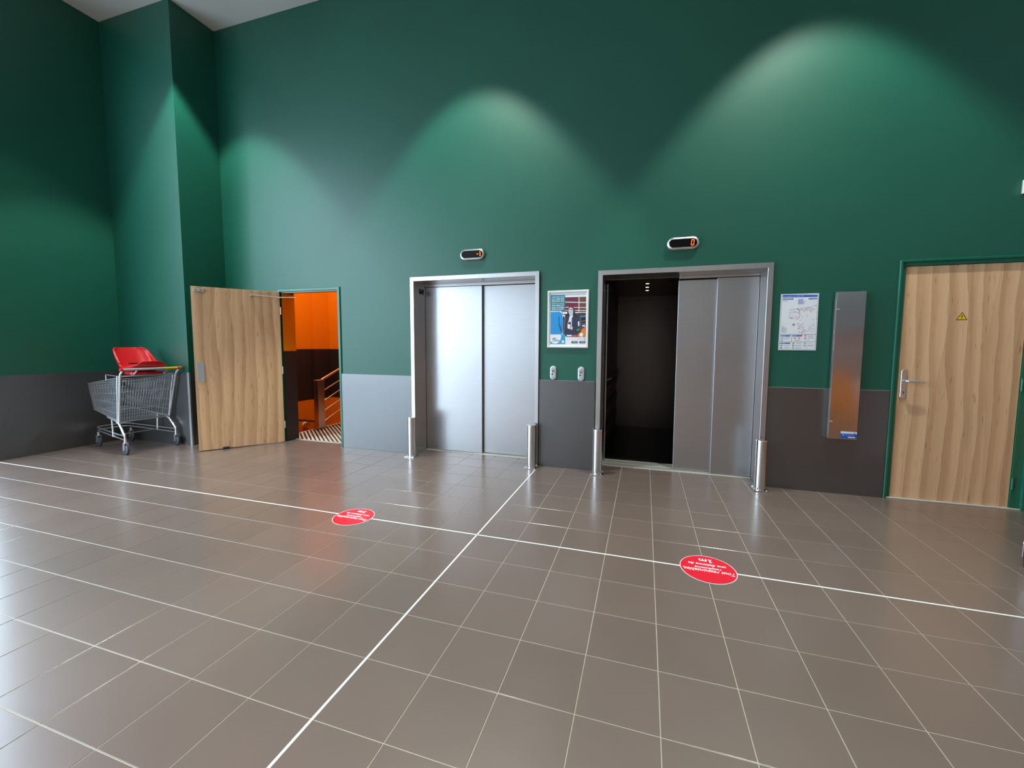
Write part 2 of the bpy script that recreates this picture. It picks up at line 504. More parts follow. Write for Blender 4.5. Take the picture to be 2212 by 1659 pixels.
PIC1=[
('white',[(-0.1947,0.2802),(0.1963,0.2822),(0.1983,-0.2868),(-0.1937,-0.2897)]),
('maroon',[(-0.0317,0.2352),(0.1103,0.2352),(0.1123,0.0742),(-0.0527,0.0733),(-0.0527,0.0522),(-0.0287,0.0442),(-0.0117,0.0272),(-0.0457,0.0192),(-0.0717,0.0862)]),
('brown',[(0.1103,0.2352),(0.1943,0.2352),(0.1963,0.0733),(0.1123,0.0742)]),
('darkgrey',[(-0.0527,0.0562),(0.1943,0.0693),(0.1963,-0.1918),(-0.0077,-0.1918),(-0.0517,-0.1578)]),
('beige',[(0.1113,0.2332),(0.1243,0.2332),(0.1263,0.0822),(0.1123,0.0742)]),
('white',[(-0.0307,0.1883),(0.1953,0.1783),(0.1953,0.1703),(-0.0307,0.1803)]),
('white',[(-0.0297,0.1322),(0.0083,0.1312),(0.0083,0.1252),(-0.0297,0.1262)]),
('white',[(0.0613,0.1292),(0.1953,0.1232),(0.1953,0.1172),(0.0613,0.1232)]),
('white',[(-0.0297,0.1002),(0.0003,0.0982),(0.0003,0.0922),(-0.0297,0.0942)]),
('white',[(0.0763,0.0962),(0.1953,0.0922),(0.1953,0.0862),(0.0763,0.0902)]),
('white',[(-0.0717,0.0813),(-0.0077,0.0802),(-0.0077,0.0722),(-0.0717,0.0742)]),
('white',[(0.0853,0.0753),(0.1963,0.0722),(0.1963,0.0653),(0.0853,0.0693)]),
('white',[(-0.0697,0.0662),(-0.0117,0.0653),(-0.0117,0.0573),(-0.0627,0.0582)]),
('white',[(-0.0527,0.0562),(-0.0247,0.0353),(-0.0387,0.0232),(-0.0497,0.0362)]),
('hair',[(0.0123,0.1262),(0.0273,0.1332),(0.0443,0.1302),(0.0633,0.1093),(0.0773,0.0713),(0.1033,0.0252),(0.0993,0.0082),(-0.0197,0.0102),(-0.0287,0.0272),(-0.0077,0.0602),(0.0013,0.0973),(0.0043,0.1162)]),
('navy',[(-0.0287,0.0232),(0.0103,0.0353),(0.0393,0.0262),(0.0903,0.0333),(0.1183,-0.0168),(0.1113,-0.0748),(0.0973,-0.1707),(-0.0387,-0.1707),(-0.0317,-0.0737)]),
('blouse',[(0.0203,0.0393),(0.0603,0.0402),(0.0443,0.0092),(0.0433,-0.0788),(0.0163,-0.0828),(-0.0037,-0.0608),(0.0103,-0.0108)]),
('skin',[(0.0083,0.1162),(0.0273,0.1282),(0.0483,0.1212),(0.0583,0.1002),(0.0563,0.0513),(0.0463,0.0382),(0.0203,0.0433),(0.0093,0.0682),(0.0053,0.0933)]),
('mask',[(0.0043,0.0933),(0.0303,0.0962),(0.0573,0.0922),(0.0543,0.0593),(0.0373,0.0422),(0.0203,0.0553),(0.0063,0.0742)]),
('hair',[(0.0083,0.1053),(0.0193,0.1093),(0.0193,0.1013),(0.0093,0.1002)]),
('hair',[(0.0343,0.1082),(0.0473,0.1093),(0.0473,0.1013),(0.0353,0.1002)]),
('phoneblack',[(0.0103,-0.0277),(0.0353,-0.0328),(0.0313,-0.0988),(0.0163,-0.1118),(-0.0057,-0.0988),(0.0003,-0.0568)]),
('white',[(0.0013,-0.0528),(0.0273,-0.0548),(0.0243,-0.1068),(-0.0027,-0.0948)]),
('skin',[(0.0303,-0.0777),(0.0543,-0.0808),(0.0563,-0.0998),(0.0463,-0.1158),(0.0293,-0.1058)]),
('stand',[(-0.0307,0.0232),(-0.0267,0.0232),(-0.0387,-0.1618),(-0.0437,-0.1618)]),
('blue',[(-0.1907,0.0802),(-0.0897,0.0822),(-0.0627,0.0613),(-0.0467,-0.0228),(-0.0507,-0.0817),(-0.0577,-0.1538),(-0.0687,-0.1618),(-0.1897,-0.1618)]),
('blued',[(-0.1057,0.0282),(-0.0927,0.0362),(-0.0917,-0.0308),(-0.0607,-0.1158),(-0.0687,-0.1538),(-0.0957,-0.0768)]),
('shelfblue',[(0.1343,0.0373),(0.1613,0.0322),(0.1903,0.0382),(0.1893,0.0242),(0.1363,0.0222)]),
('grey',[(0.1363,0.0182),(0.1413,0.0182),(0.1443,-0.1168),(0.1393,-0.1168)]),
('grey',[(0.1423,-0.0208),(0.1943,-0.0157),(0.1943,-0.0217),(0.1423,-0.0277)]),
('grey',[(0.1423,-0.0477),(0.1953,-0.0448),(0.1953,-0.0508),(0.1433,-0.0537)]),
('black',[(0.1433,0.0122),(0.1943,0.0152),(0.1943,-0.0137),(0.1433,-0.0168)]),
('black',[(0.1433,-0.0297),(0.1943,-0.0237),(0.1953,-0.0428),(0.1443,-0.0457)]),
('black',[(0.1443,-0.0568),(0.1953,-0.0528),(0.1953,-0.0717),(0.1443,-0.0788)]),
('white',[(0.1103,-0.0288),(0.1243,-0.0208),(0.1293,-0.0668),(0.1153,-0.0788)]),
('green',[(0.0943,-0.1078),(0.1263,-0.0998),(0.1323,-0.1208),(0.1013,-0.1268)]),
('pale',[(0.1543,-0.0648),(0.1863,-0.0588),(0.1903,-0.0837),(0.1573,-0.0788)]),
('orange',[(0.1593,-0.0998),(0.1903,-0.0998),(0.1963,-0.1898),(0.1103,-0.1898),(0.1083,-0.1667),(0.1393,-0.1418)]),
('white',[(0.1333,-0.1478),(0.1683,-0.1498),(0.1613,-0.1898),(0.1293,-0.1827)]),
('tomato',[(0.0553,-0.1707),(0.0993,-0.1687),(0.1043,-0.1898),(0.0473,-0.1898)]),
('white',[(-0.0087,-0.1678),(0.0473,-0.1698),(0.0473,-0.1847),(-0.0057,-0.1847)]),
('tomato',[(0.1763,-0.0837),(0.1953,-0.0797),(0.1963,-0.1008),(0.1763,-0.0998)]),
('teal',[(-0.1927,0.2622),(-0.0317,0.2602),(-0.0317,0.0902),(-0.1907,0.0922)]),
('cyan',[(-0.1897,-0.1678),(-0.0257,-0.1618),(-0.0257,-0.2657),(-0.1887,-0.2657)]),
('white',[(-0.1897,-0.1678),(-0.0727,-0.1638),(-0.0687,-0.1867),(-0.0767,-0.2208),(-0.0977,-0.2508),(-0.1277,-0.2637),(-0.1587,-0.2598),(-0.1807,-0.2428),(-0.1887,-0.2298)]),
('badge',[(0.0433,-0.2368),(0.1123,-0.2358),(0.1123,-0.2578),(0.0443,-0.2588)]),
('badge',[(0.1293,-0.2358),(0.1953,-0.2348),(0.1953,-0.2568),(0.1293,-0.2578)]),
('white',[(-0.0337,-0.2418),(-0.0347,-0.2468),(-0.0367,-0.2508),(-0.0397,-0.2548),(-0.0447,-0.2568),(-0.0497,-0.2578),(-0.0537,-0.2568),(-0.0587,-0.2548),(-0.0617,-0.2508),(-0.0637,-0.2468),(-0.0647,-0.2418),(-0.0647,-0.2378),(-0.0617,-0.2328),(-0.0587,-0.2298),(-0.0547,-0.2278),(-0.0497,-0.2268),(-0.0447,-0.2278),(-0.0407,-0.2298),(-0.0367,-0.2328),(-0.0347,-0.2378)]),
('teal',[(0.1983,-0.2118),(0.1973,-0.2158),(0.1963,-0.2188),(0.1933,-0.2218),(0.1893,-0.2238),(0.1863,-0.2238),(0.1823,-0.2238),(0.1783,-0.2218),(0.1753,-0.2188),(0.1743,-0.2158),(0.1733,-0.2118),(0.1733,-0.2078),(0.1753,-0.2038),(0.1783,-0.2018),(0.1813,-0.1998),(0.1853,-0.1987),(0.1893,-0.1998),(0.1933,-0.2018),(0.1953,-0.2038),(0.1973,-0.2078)]),
('white',[(0.1933,-0.2118),(0.1933,-0.2138),(0.1923,-0.2158),(0.1903,-0.2178),(0.1883,-0.2188),(0.1863,-0.2198),(0.1833,-0.2188),(0.1813,-0.2178),(0.1793,-0.2158),(0.1783,-0.2138),(0.1773,-0.2118),(0.1783,-0.2087),(0.1793,-0.2067),(0.1813,-0.2047),(0.1833,-0.2038),(0.1853,-0.2038),(0.1883,-0.2038),(0.1903,-0.2047),(0.1923,-0.2067),(0.1933,-0.2087)]),
('pale',[(-0.0117,-0.2107),(0.0983,-0.2098),(0.0983,-0.2118),(-0.0117,-0.2138)]),
('grey',[(0.1003,-0.2098),(0.1633,-0.2087),(0.1633,-0.2127),(0.1003,-0.2127)]),
('pale',[(0.0863,-0.2768),(0.1923,-0.2748),(0.1923,-0.2777),(0.0873,-0.2797)]),
('pale',[(-0.1667,-0.2777),(-0.0797,-0.2768),(-0.0797,-0.2797),(-0.1667,-0.2797)]),
('badget',[(0.0583,-0.2418),(0.1063,-0.2418),(0.1063,-0.2508),(0.0593,-0.2518)]),
('badget',[(0.1443,-0.2418),(0.1903,-0.2408),(0.1903,-0.2498),(0.1443,-0.2508)])]
TXT1=[('SIMPLIFIEZ-VOUS', 'white', [-0.1767, 0.2352, -0.0447, 0.2452]), ('LA VIE ET', 'white', [-0.1767, 0.2092, -0.0437, 0.2272]), ('RECEVEZ VOS', 'white', [-0.1757, 0.1883, -0.0437, 0.2023]), ('tickets de caisse', 'yellow', [-0.1757, 0.1643, -0.0447, 0.1783]), ('PAR EMAIL ET', 'white', [-0.1757, 0.1412, -0.0437, 0.1552]), ('SUR VOTRE', 'white', [-0.1757, 0.1172, -0.0447, 0.1322]), ('ESPACE CLIENT', 'white', [-0.1747, 0.1002, -0.0457, 0.1113]), ('ma', 'ink', [-0.1677, -0.2167, -0.1267, -0.1998]), ('Carte', 'ink', [-0.1657, -0.2378, -0.0897, -0.2147]), ('U', 'tomato', [-0.0547, -0.2488, -0.0437, -0.2358])]
PIC2=[
('blue2',[(-0.1385,0.253),(0.1395,0.245),(0.1395,0.229),(-0.1385,0.229)]),
('blue2',[(-0.1395,0.219),(-0.0505,0.219),(-0.0515,0.208),(-0.1395,0.208)]),
('blue2',[(0.0715,0.218),(0.1395,0.218),(0.1395,0.207),(0.0715,0.206)]),
('lilac',[(-0.0115,0.211),(0.0295,0.214),(0.0305,0.164),(-0.0125,0.163)]),
('paleg',[(0.0305,0.195),(0.0445,0.194),(0.0435,0.168),(0.0315,0.166)]),
('navy2',[(-0.0275,-0.024),(-0.0285,-0.028),(-0.0305,-0.032),(-0.0335,-0.034),(-0.0365,-0.035),(-0.0405,-0.034),(-0.0435,-0.032),(-0.0455,-0.028),(-0.0465,-0.024),(-0.0465,-0.02),(-0.0445,-0.016),(-0.0415,-0.014),(-0.0375,-0.013),(-0.0345,-0.014),(-0.0305,-0.016),(-0.0285,-0.02)]),
('white',[(-0.0335,-0.024),(-0.0335,-0.026),(-0.0345,-0.028),(-0.0365,-0.029),(-0.0395,-0.028),(-0.0405,-0.026),(-0.0415,-0.024),(-0.0405,-0.022),(-0.0395,-0.02),(-0.0375,-0.019),(-0.0355,-0.02),(-0.0335,-0.022)]),
('navy2',[(-0.1425,-0.113),(0.1465,-0.113),(0.1465,-0.116),(-0.1425,-0.116)]),
('navy2',[(-0.1465,-0.182),(0.1445,-0.18),(0.1445,-0.182),(-0.1465,-0.184)]),
('navy2',[(-0.0515,-0.115),(-0.0495,-0.115),(-0.0485,-0.182),(-0.0505,-0.182)]),
('blue2',[(-0.1375,-0.121),(-0.0585,-0.121),(-0.0595,-0.132),(-0.1375,-0.133)]),
('blue2',[(-0.0435,-0.121),(0.0185,-0.12),(0.0185,-0.132),(-0.0435,-0.133)]),
('red',[(0.0185,-0.12),(0.0375,-0.12),(0.0365,-0.132),(0.0185,-0.132)]),
('blue2',[(-0.1385,-0.191),(-0.0835,-0.19),(-0.0835,-0.201),(-0.1385,-0.202)]),
('greenp',[(-0.0835,-0.19),(-0.0565,-0.19),(-0.0575,-0.201),(-0.0835,-0.201)]),
('red',[(-0.0285,-0.142),(-0.0145,-0.142),(-0.0135,-0.154),(-0.0275,-0.154)]),
('white',[(-0.0235,-0.145),(-0.0185,-0.145),(-0.0185,-0.151),(-0.0235,-0.151)]),
('red',[(0.0075,-0.142),(0.0205,-0.142),(0.0215,-0.154),(0.0085,-0.154)]),
('white',[(0.0115,-0.145),(0.0175,-0.145),(0.0175,-0.151),(0.0125,-0.151)]),
('red',[(0.0555,-0.12),(0.0695,-0.12),(0.0695,-0.132),(0.0565,-0.132)]),
('white',[(0.0595,-0.123),(0.0655,-0.123),(0.0655,-0.129),(0.0605,-0.129)]),
('red',[(0.0545,-0.142),(0.0685,-0.142),(0.0685,-0.154),(0.0555,-0.154)]),
('white',[(0.0595,-0.145),(0.0645,-0.145),(0.0645,-0.151),(0.0595,-0.151)]),
('greenp',[(-0.1305,-0.142),(-0.1165,-0.142),(-0.1165,-0.154),(-0.1295,-0.155)]),
('white',[(-0.1265,-0.145),(-0.1205,-0.145),(-0.1205,-0.151),(-0.1265,-0.151)]),
('greenp',[(-0.1345,-0.164),(-0.1205,-0.164),(-0.1205,-0.176),(-0.1345,-0.176)]),
('white',[(-0.1305,-0.167),(-0.1245,-0.167),(-0.1245,-0.173),(-0.1305,-0.173)]),
('greenp',[(-0.1355,-0.211),(-0.1215,-0.211),(-0.1205,-0.223),(-0.1345,-0.223)]),
('white',[(-0.1305,-0.214),(-0.1255,-0.214),(-0.1255,-0.22),(-0.1305,-0.22)]),
('greenp',[(-0.1355,-0.232),(-0.1215,-0.232),(-0.1205,-0.245),(-0.1345,-0.245)]),
('white',[(-0.1305,-0.236),(-0.1255,-0.236),(-0.1255,-0.241),(-0.1305,-0.241)]),
('greenp',[(-0.0385,-0.189),(-0.0255,-0.189),(-0.0245,-0.202),(-0.0375,-0.202)]),
('white',[(-0.0345,-0.193),(-0.0285,-0.193),(-0.0285,-0.198),(-0.0345,-0.198)]),
('greenp',[(-0.0395,-0.211),(-0.0255,-0.21),(-0.0255,-0.223),(-0.0385,-0.223)]),
('white',[(-0.0345,-0.214),(-0.0295,-0.214),(-0.0295,-0.219),(-0.0345,-0.219)]),
('greenp',[(-0.0395,-0.233),(-0.0255,-0.233),(-0.0255,-0.245),(-0.0385,-0.245)]),
('white',[(-0.0355,-0.236),(-0.0295,-0.236),(-0.0295,-0.242),(-0.0345,-0.242)]),
('greenp',[(0.0555,-0.189),(0.0685,-0.189),(0.0695,-0.201),(0.0555,-0.201)]),
('white',[(0.0595,-0.192),(0.0645,-0.192),(0.0655,-0.198),(0.0595,-0.198)]),
('greenp',[(0.0545,-0.211),(0.0675,-0.211),(0.0685,-0.223),(0.0545,-0.223)]),
('white',[(0.0585,-0.214),(0.0635,-0.214),(0.0635,-0.22),(0.0585,-0.22)]),
('grey2',[(-0.1085,-0.143),(-0.0635,-0.143),(-0.0635,-0.145),(-0.1085,-0.145)]),
('grey2',[(-0.1075,-0.148),(-0.0665,-0.148),(-0.0665,-0.15),(-0.1075,-0.15)]),
('grey2',[(-0.1105,-0.161),(-0.0715,-0.161),(-0.0715,-0.163),(-0.1105,-0.163)]),
('grey2',[(-0.0235,-0.164),(0.0205,-0.164),(0.0205,-0.166),(-0.0235,-0.166)]),
('grey2',[(-0.0235,-0.169),(0.0175,-0.169),(0.0175,-0.171),(-0.0235,-0.171)]),
('grey2',[(0.0825,-0.127),(0.1255,-0.127),(0.1255,-0.129),(0.0825,-0.129)]),
('grey2',[(0.0845,-0.132),(0.1225,-0.132),(0.1225,-0.134),(0.0845,-0.134)]),
('grey2',[(0.0775,-0.143),(0.1365,-0.143),(0.1365,-0.145),(0.0775,-0.145)]),
('grey2',[(0.0835,-0.149),(0.1315,-0.149),(0.1315,-0.151),(0.0835,-0.151)]),
('grey2',[(0.0555,-0.163),(0.0945,-0.163),(0.0945,-0.165),(0.0555,-0.165)]),
('grey2',[(-0.1115,-0.212),(-0.0555,-0.212),(-0.0555,-0.214),(-0.1115,-0.214)]),
('grey2',[(-0.1045,-0.218),(-0.0655,-0.218),(-0.0655,-0.22),(-0.1045,-0.22)]),
('grey2',[(-0.1075,-0.235),(-0.0645,-0.234),(-0.0645,-0.236),(-0.1075,-0.237)]),
('grey2',[(-0.1035,-0.239),(-0.0605,-0.239),(-0.0605,-0.241),(-0.1035,-0.241)]),
('grey2',[(-0.0125,-0.19),(0.0385,-0.19),(0.0385,-0.192),(-0.0115,-0.192)]),
('grey2',[(-0.0055,-0.195),(0.0355,-0.195),(0.0355,-0.197),(-0.0045,-0.197)]),
('grey2',[(-0.0165,-0.212),(0.0395,-0.212),(0.0395,-0.213),(-0.0155,-0.214)]),
('grey2',[(-0.0145,-0.218),(0.0335,-0.218),(0.0335,-0.22),(-0.0135,-0.22)]),
('grey2',[(-0.0165,-0.234),(0.0405,-0.234),(0.0405,-0.236),(-0.0165,-0.236)]),
('grey2',[(-0.0165,-0.24),(0.0345,-0.239),(0.0345,-0.241),(-0.0165,-0.242)]),
('grey2',[(0.0755,-0.193),(0.1305,-0.193),(0.1305,-0.194),(0.0755,-0.195)]),
('grey2',[(0.0765,-0.211),(0.1345,-0.211),(0.1345,-0.213),(0.0765,-0.213)]),
('grey2',[(0.0815,-0.217),(0.1315,-0.216),(0.1315,-0.218),(0.0815,-0.219)]),
('grey2',[(0.0555,-0.234),(0.0875,-0.233),(0.0875,-0.235),(0.0555,-0.235)]),
('grey2',[(-0.1355,0.2),(-0.1055,0.199),(-0.1055,0.197),(-0.1355,0.198)]),
('grey2',[(-0.1355,0.194),(-0.0955,0.193),(-0.0955,0.191),(-0.1355,0.192)]),
('grey2',[(-0.1355,-0.035),(-0.1185,-0.035),(-0.1185,-0.037),(-0.1355,-0.037)]),
('grey2',[(-0.1265,-0.047),(-0.1045,-0.047),(-0.1045,-0.049),(-0.1265,-0.049)]),
('grey2',[(-0.1265,-0.053),(-0.0915,-0.054),(-0.0915,-0.056),(-0.1265,-0.055)]),
('grey2',[(-0.1255,-0.06),(-0.0985,-0.06),(-0.0985,-0.062),(-0.1255,-0.062)]),
('grey2',[(-0.1255,-0.067),(-0.0855,-0.067),(-0.0855,-0.069),(-0.1255,-0.069)]),
('grey2',[(-0.1255,-0.073),(-0.0935,-0.074),(-0.0935,-0.075),(-0.1255,-0.075)]),
('grey2',[(-0.1245,-0.08),(-0.1005,-0.08),(-0.1005,-0.082),(-0.1245,-0.082)]),
('grey2',[(-0.1245,-0.087),(-0.0875,-0.087),(-0.0875,-0.089),(-0.1245,-0.089)]),
('grey2',[(-0.1245,-0.093),(-0.0955,-0.093),(-0.0955,-0.095),(-0.1245,-0.095)]),
('grey2',[(-0.1345,-0.045),(-0.1295,-0.045),(-0.1295,-0.05),(-0.1345,-0.05)]),
('grey2',[(-0.1335,-0.052),(-0.1285,-0.052),(-0.1295,-0.056),(-0.1335,-0.056)]),
('grey2',[(-0.1335,-0.058),(-0.1285,-0.058),(-0.1285,-0.063),(-0.1335,-0.063)]),
('grey2',[(-0.1335,-0.065),(-0.1285,-0.065),(-0.1285,-0.07),(-0.1335,-0.07)]),
('grey2',[(-0.1325,-0.072),(-0.1275,-0.072),(-0.1285,-0.076),(-0.1335,-0.076)]),
('grey2',[(-0.1325,-0.078),(-0.1275,-0.078),(-0.1275,-0.083),(-0.1325,-0.083)]),
('grey2',[(-0.1325,-0.085),(-0.1275,-0.085),(-0.1275,-0.09),(-0.1325,-0.09)]),
('grey2',[(-0.1315,-0.091),(-0.1265,-0.092),(-0.1275,-0.096),(-0.1325,-0.096)]),
('grey2',[(-0.0695,0.115),(-0.0075,0.124),(-0.0075,0.126),(-0.0695,0.117)]),
('grey2',[(-0.0075,0.124),(0.0065,0.125),(0.0055,0.127),(-0.0075,0.126)]),
('grey2',[(-0.0705,0.116),(-0.0755,0.037),(-0.0735,0.037),(-0.0685,0.116)]),
('grey2',[(-0.0745,0.036),(0.0005,0.035),(0.0005,0.037),(-0.0745,0.038)]),
('grey2',[(-0.0695,0.089),(0.0015,0.084),(0.0015,0.086),(-0.0695,0.091)]),
('grey2',[(0.0055,0.127),(0.0595,0.133),(0.0585,0.135),(0.0055,0.129)]),
('grey2',[(0.0595,0.133),(0.1365,0.145),(0.1355,0.147),(0.0585,0.135)]),
('grey2',[(0.0145,0.116),(0.1355,0.117),(0.1355,0.119),(0.0145,0.118)]),
('grey2',[(0.0065,0.106),(0.0965,0.106),(0.0965,0.108),(0.0065,0.108)]),
('grey2',[(0.0065,-0.025),(0.0405,-0.017),(0.0395,-0.015),(0.0065,-0.023)]),
('grey2',[(0.0015,-0.063),(0.0355,-0.063),(0.0355,-0.062),(0.0015,-0.061)]),
('grey2',[(0.0075,-0.098),(0.0575,-0.089),(0.0565,-0.087),(0.0065,-0.096)]),
('grey2',[(0.0565,-0.085),(0.1365,-0.084),(0.1365,-0.082),(0.0565,-0.083)]),
('grey2',[(0.0005,-0.036),(0.0345,-0.033),(0.0335,-0.031),(0.0005,-0.034)]),
('grey2',[(0.0045,0.018),(0.0285,0.017),(0.0285,0.019),(0.0045,0.02)]),
('grey2',[(0.0875,-0.037),(0.1275,-0.039),(0.1275,-0.037),(0.0875,-0.035)]),
('grey2',[(0.0885,-0.06),(0.1355,-0.064),(0.1355,-0.062),(0.0885,-0.058)]),
('grey2',[(-0.0615,0.05),(-0.0375,0.049),(-0.0375,0.051),(-0.0615,0.051)]),
('red',[(-0.0005,0.115),(0.0035,0.115),(0.0025,0.078),(-0.0015,0.078)]),
('red',[(-0.0005,0.057),(0.0035,0.057),(0.0025,0.038),(-0.0005,0.038)]),
('ink',[(-0.0175,0.122),(-0.0115,0.122),(-0.0105,0.116),(-0.0165,0.116)]),
('ink',[(-0.0105,0.125),(-0.0045,0.125),(-0.0045,0.119),(-0.0105,0.119)]),
('red',[(-0.0005,0.115),(0.0055,0.114),(0.0055,0.109),(-0.0005,0.109)]),
('red',[(0.0135,0.123),(0.0195,0.123),(0.0205,0.117),(0.0145,0.117)]),
('red',[(0.0525,0.126),(0.0585,0.126),(0.0585,0.121),(0.0525,0.121)]),
('red',[(0.0675,0.132),(0.0735,0.131),(0.0735,0.126),(0.0675,0.126)]),
('red',[(0.0825,0.135),(0.0885,0.135),(0.0885,0.13),(0.0825,0.13)]),
('red',[(0.0945,0.124),(0.1005,0.124),(0.1005,0.119),(0.0945,0.119)]),
('red',[(0.1085,0.113),(0.1145,0.113),(0.1145,0.108),(0.1085,0.108)]),
('red',[(0.0905,0.107),(0.0965,0.107),(0.0965,0.102),(0.0905,0.102)]),
('red',[(0.0955,0.096),(0.1005,0.096),(0.1015,0.09),(0.0955,0.091)]),
('red',[(0.0405,0.101),(0.0465,0.101),(0.0475,0.096),(0.0415,0.096)]),
('ink',[(-0.0325,0.099),(-0.0265,0.099),(-0.0265,0.094),(-0.0325,0.094)]),
('red',[(-0.0465,0.102),(-0.0405,0.102),(-0.0405,0.097),(-0.0465,0.097)]),
('red',[(-0.0255,0.057),(-0.0195,0.056),(-0.0195,0.051),(-0.0255,0.051)]),
('red',[(-0.0705,0.042),(-0.0645,0.042),(-0.0645,0.036),(-0.0705,0.036)]),
('red',[(-0.0605,0.041),(-0.0545,0.041),(-0.0545,0.035),(-0.0605,0.035)]),
('red',[(-0.0555,0.04),(-0.0495,0.04),(-0.0485,0.034),(-0.0545,0.034)]),
('red',[(-0.0165,0.033),(-0.0095,0.032),(-0.0095,0.027),(-0.0155,0.027)]),
('ink',[(0.0055,0.071),(0.0115,0.071),(0.0115,0.065),(0.0055,0.065)]),
('red',[(0.0215,0.052),(0.0275,0.052),(0.0275,0.047),(0.0215,0.047)]),
('red',[(0.0635,0.061),(0.0695,0.061),(0.0695,0.056),(0.0635,0.056)]),
('red',[(0.1145,0.026),(0.1205,0.026),(0.1205,0.021),(0.1145,0.021)]),
('red',[(0.1355,0.032),(0.1415,0.032),(0.1415,0.027),(0.1355,0.027)]),
('red',[(0.1375,0.091),(0.1435,0.091),(0.1435,0.086),(0.1375,0.086)]),
('ink',[(0.1295,0.155),(0.1355,0.155),(0.1355,0.149),(0.1295,0.15)]),
('red',[(0.1175,-0.02),(0.1235,-0.02),(0.1235,-0.026),(0.1175,-0.025)]),
('red',[(-0.0055,-0.007),(0.0005,-0.007),(0.0005,-0.013),(-0.0055,-0.013)]),
('red',[(-0.0055,-0.019),(0.0015,-0.019),(0.0015,-0.024),(-0.0045,-0.024)]),
('red',[(0.0295,-0.014),(0.0365,-0.014),(0.0365,-0.019),(0.0305,-0.019)]),
('ink',[(0.0065,-0.04),(0.0125,-0.04),(0.0125,-0.046),(0.0065,-0.046)]),
('red',[(0.0225,-0.04),(0.0285,-0.04),(0.0295,-0.046),(0.0235,-0.046)]),
('red',[(0.0415,-0.046),(0.0475,-0.046),(0.0475,-0.052),(0.0415,-0.052)]),
('red',[(0.0865,-0.048),(0.0925,-0.048),(0.0935,-0.053),(0.0875,-0.053)]),
('red',[(0.0805,-0.064),(0.0865,-0.064),(0.0875,-0.069),(0.0815,-0.069)]),
('red',[(0.0345,-0.062),(0.0405,-0.062),(0.0405,-0.067),(0.0345,-0.067)]),
('red',[(0.0545,-0.068),(0.0605,-0.068),(0.0605,-0.074),(0.0545,-0.074)]),
('red',[(0.0415,-0.072),(0.0475,-0.072),(0.0475,-0.078),(0.0415,-0.078)]),
('red',[(0.0065,-0.087),(0.0125,-0.087),(0.0135,-0.092),(0.0075,-0.092)]),
('red',[(0.0315,-0.085),(0.0375,-0.085),(0.0385,-0.09),(0.0325,-0.09)]),
('red',[(0.0485,-0.086),(0.0545,-0.086),(0.0555,-0.091),(0.0485,-0.091)]),
('red',[(0.0305,-0.099),(0.0365,-0.099),(0.0375,-0.105),(0.0315,-0.105)]),
('ink',[(-0.0015,-0.054),(0.0045,-0.054),(0.0045,-0.059),(-0.0015,-0.059)]),
('ink',[(0.0015,-0.056),(0.0075,-0.056),(0.0085,-0.062),(0.0025,-0.062)])]
TXT2=[('Consignes de sécurité', 'white', [-0.1345, 0.233, 0.0315, 0.244]), ("Plan d'évacuation", 'white', [-0.1365, 0.211, -0.0595, 0.216]), ('Rez-de-chaussée', 'white', [0.0745, 0.209, 0.1355, 0.215]), ('Evacuation', 'white', [-0.1345, -0.131, -0.1005, -0.123]), ('Incendie', 'white', [-0.0405, -0.13, -0.0085, -0.123]), ('Consignes', 'white', [-0.1355, -0.2, -0.0975, -0.192])]

# ================================================================== THE SETTING
DADO_Y = 1.7655
LEFT_X = -5.925
BAY_Y, BAY_X = 1.23, -4.622
RIGHT_X, BACK_Y = 5.2, -6.5
DADO_Z = 0.97

# ---- floor: slab of grout, tiles laid on it
fl = MB().box(-6.1, RIGHT_X + 0.1, BACK_Y - 0.1, 1.93, -0.12, -0.0018)
floor = struct(fl.build('floor', 'grout'), 'taupe ceramic tiled floor with pale grout lines')
def proj(p):
    d = Vector(p) - CAM
    w = d.dot(_f)
    if w < 0.15: return None
    return (1106 + 22.23 + FPX * d.dot(_r2) / w, 829.5 - 15.727 - FPX * d.dot(_u2) / w, w)
G = 0.0038 / 2
STRIP = 0.0115 / 2
def tile_mesh(w, h):
    t_ = MB(); c = 0.0012
    vs = [(0, 0, -0.006), (w, 0, -0.006), (w, h, -0.006), (0, h, -0.006), (0, 0, -c * 0.6), (w, 0, -c * 0.6), (w, h, -c * 0.6), (0, h, -c * 0.6), (c, c, 0), (w - c, c, 0), (w - c, h - c, 0), (c, h - c, 0)]
    fs = [(0, 1, 5, 4), (1, 2, 6, 5), (2, 3, 7, 6), (3, 0, 4, 7), (4, 5, 9, 8), (5, 6, 10, 9), (6, 7, 11, 10), (7, 4, 8, 11), (8, 9, 10, 11)]
    return vs, fs
tiles = []
for i in range(-20, 18):
    for j in range(-19, 6):
        x0, x1, y0, y1 = i * S, (i + 1) * S, j * S, (j + 1) * S
        x0 += STRIP if i == 0 else G
        x1 -= STRIP if i == -1 else G
        y0 += STRIP if j == 0 else G
        y1 -= STRIP if j == -1 else G
        if i == -20: x0 = LEFT_X + 0.014
        ymax = DADO_Y - 0.0005
        if x1 < -4.60: ymax = BAY_Y - 0.0135
        if x0 < -4.61 < x1 and j >= 4:
            if j == 4 and y0 < BAY_Y: x0b = x0
            else: x0 = BAY_X + 0.014
        y1 = min(y1, ymax)
        if y1 - y0 < 0.01 or x1 - x0 < 0.01: continue
        tiles.append((x0, x1, y0, y1))
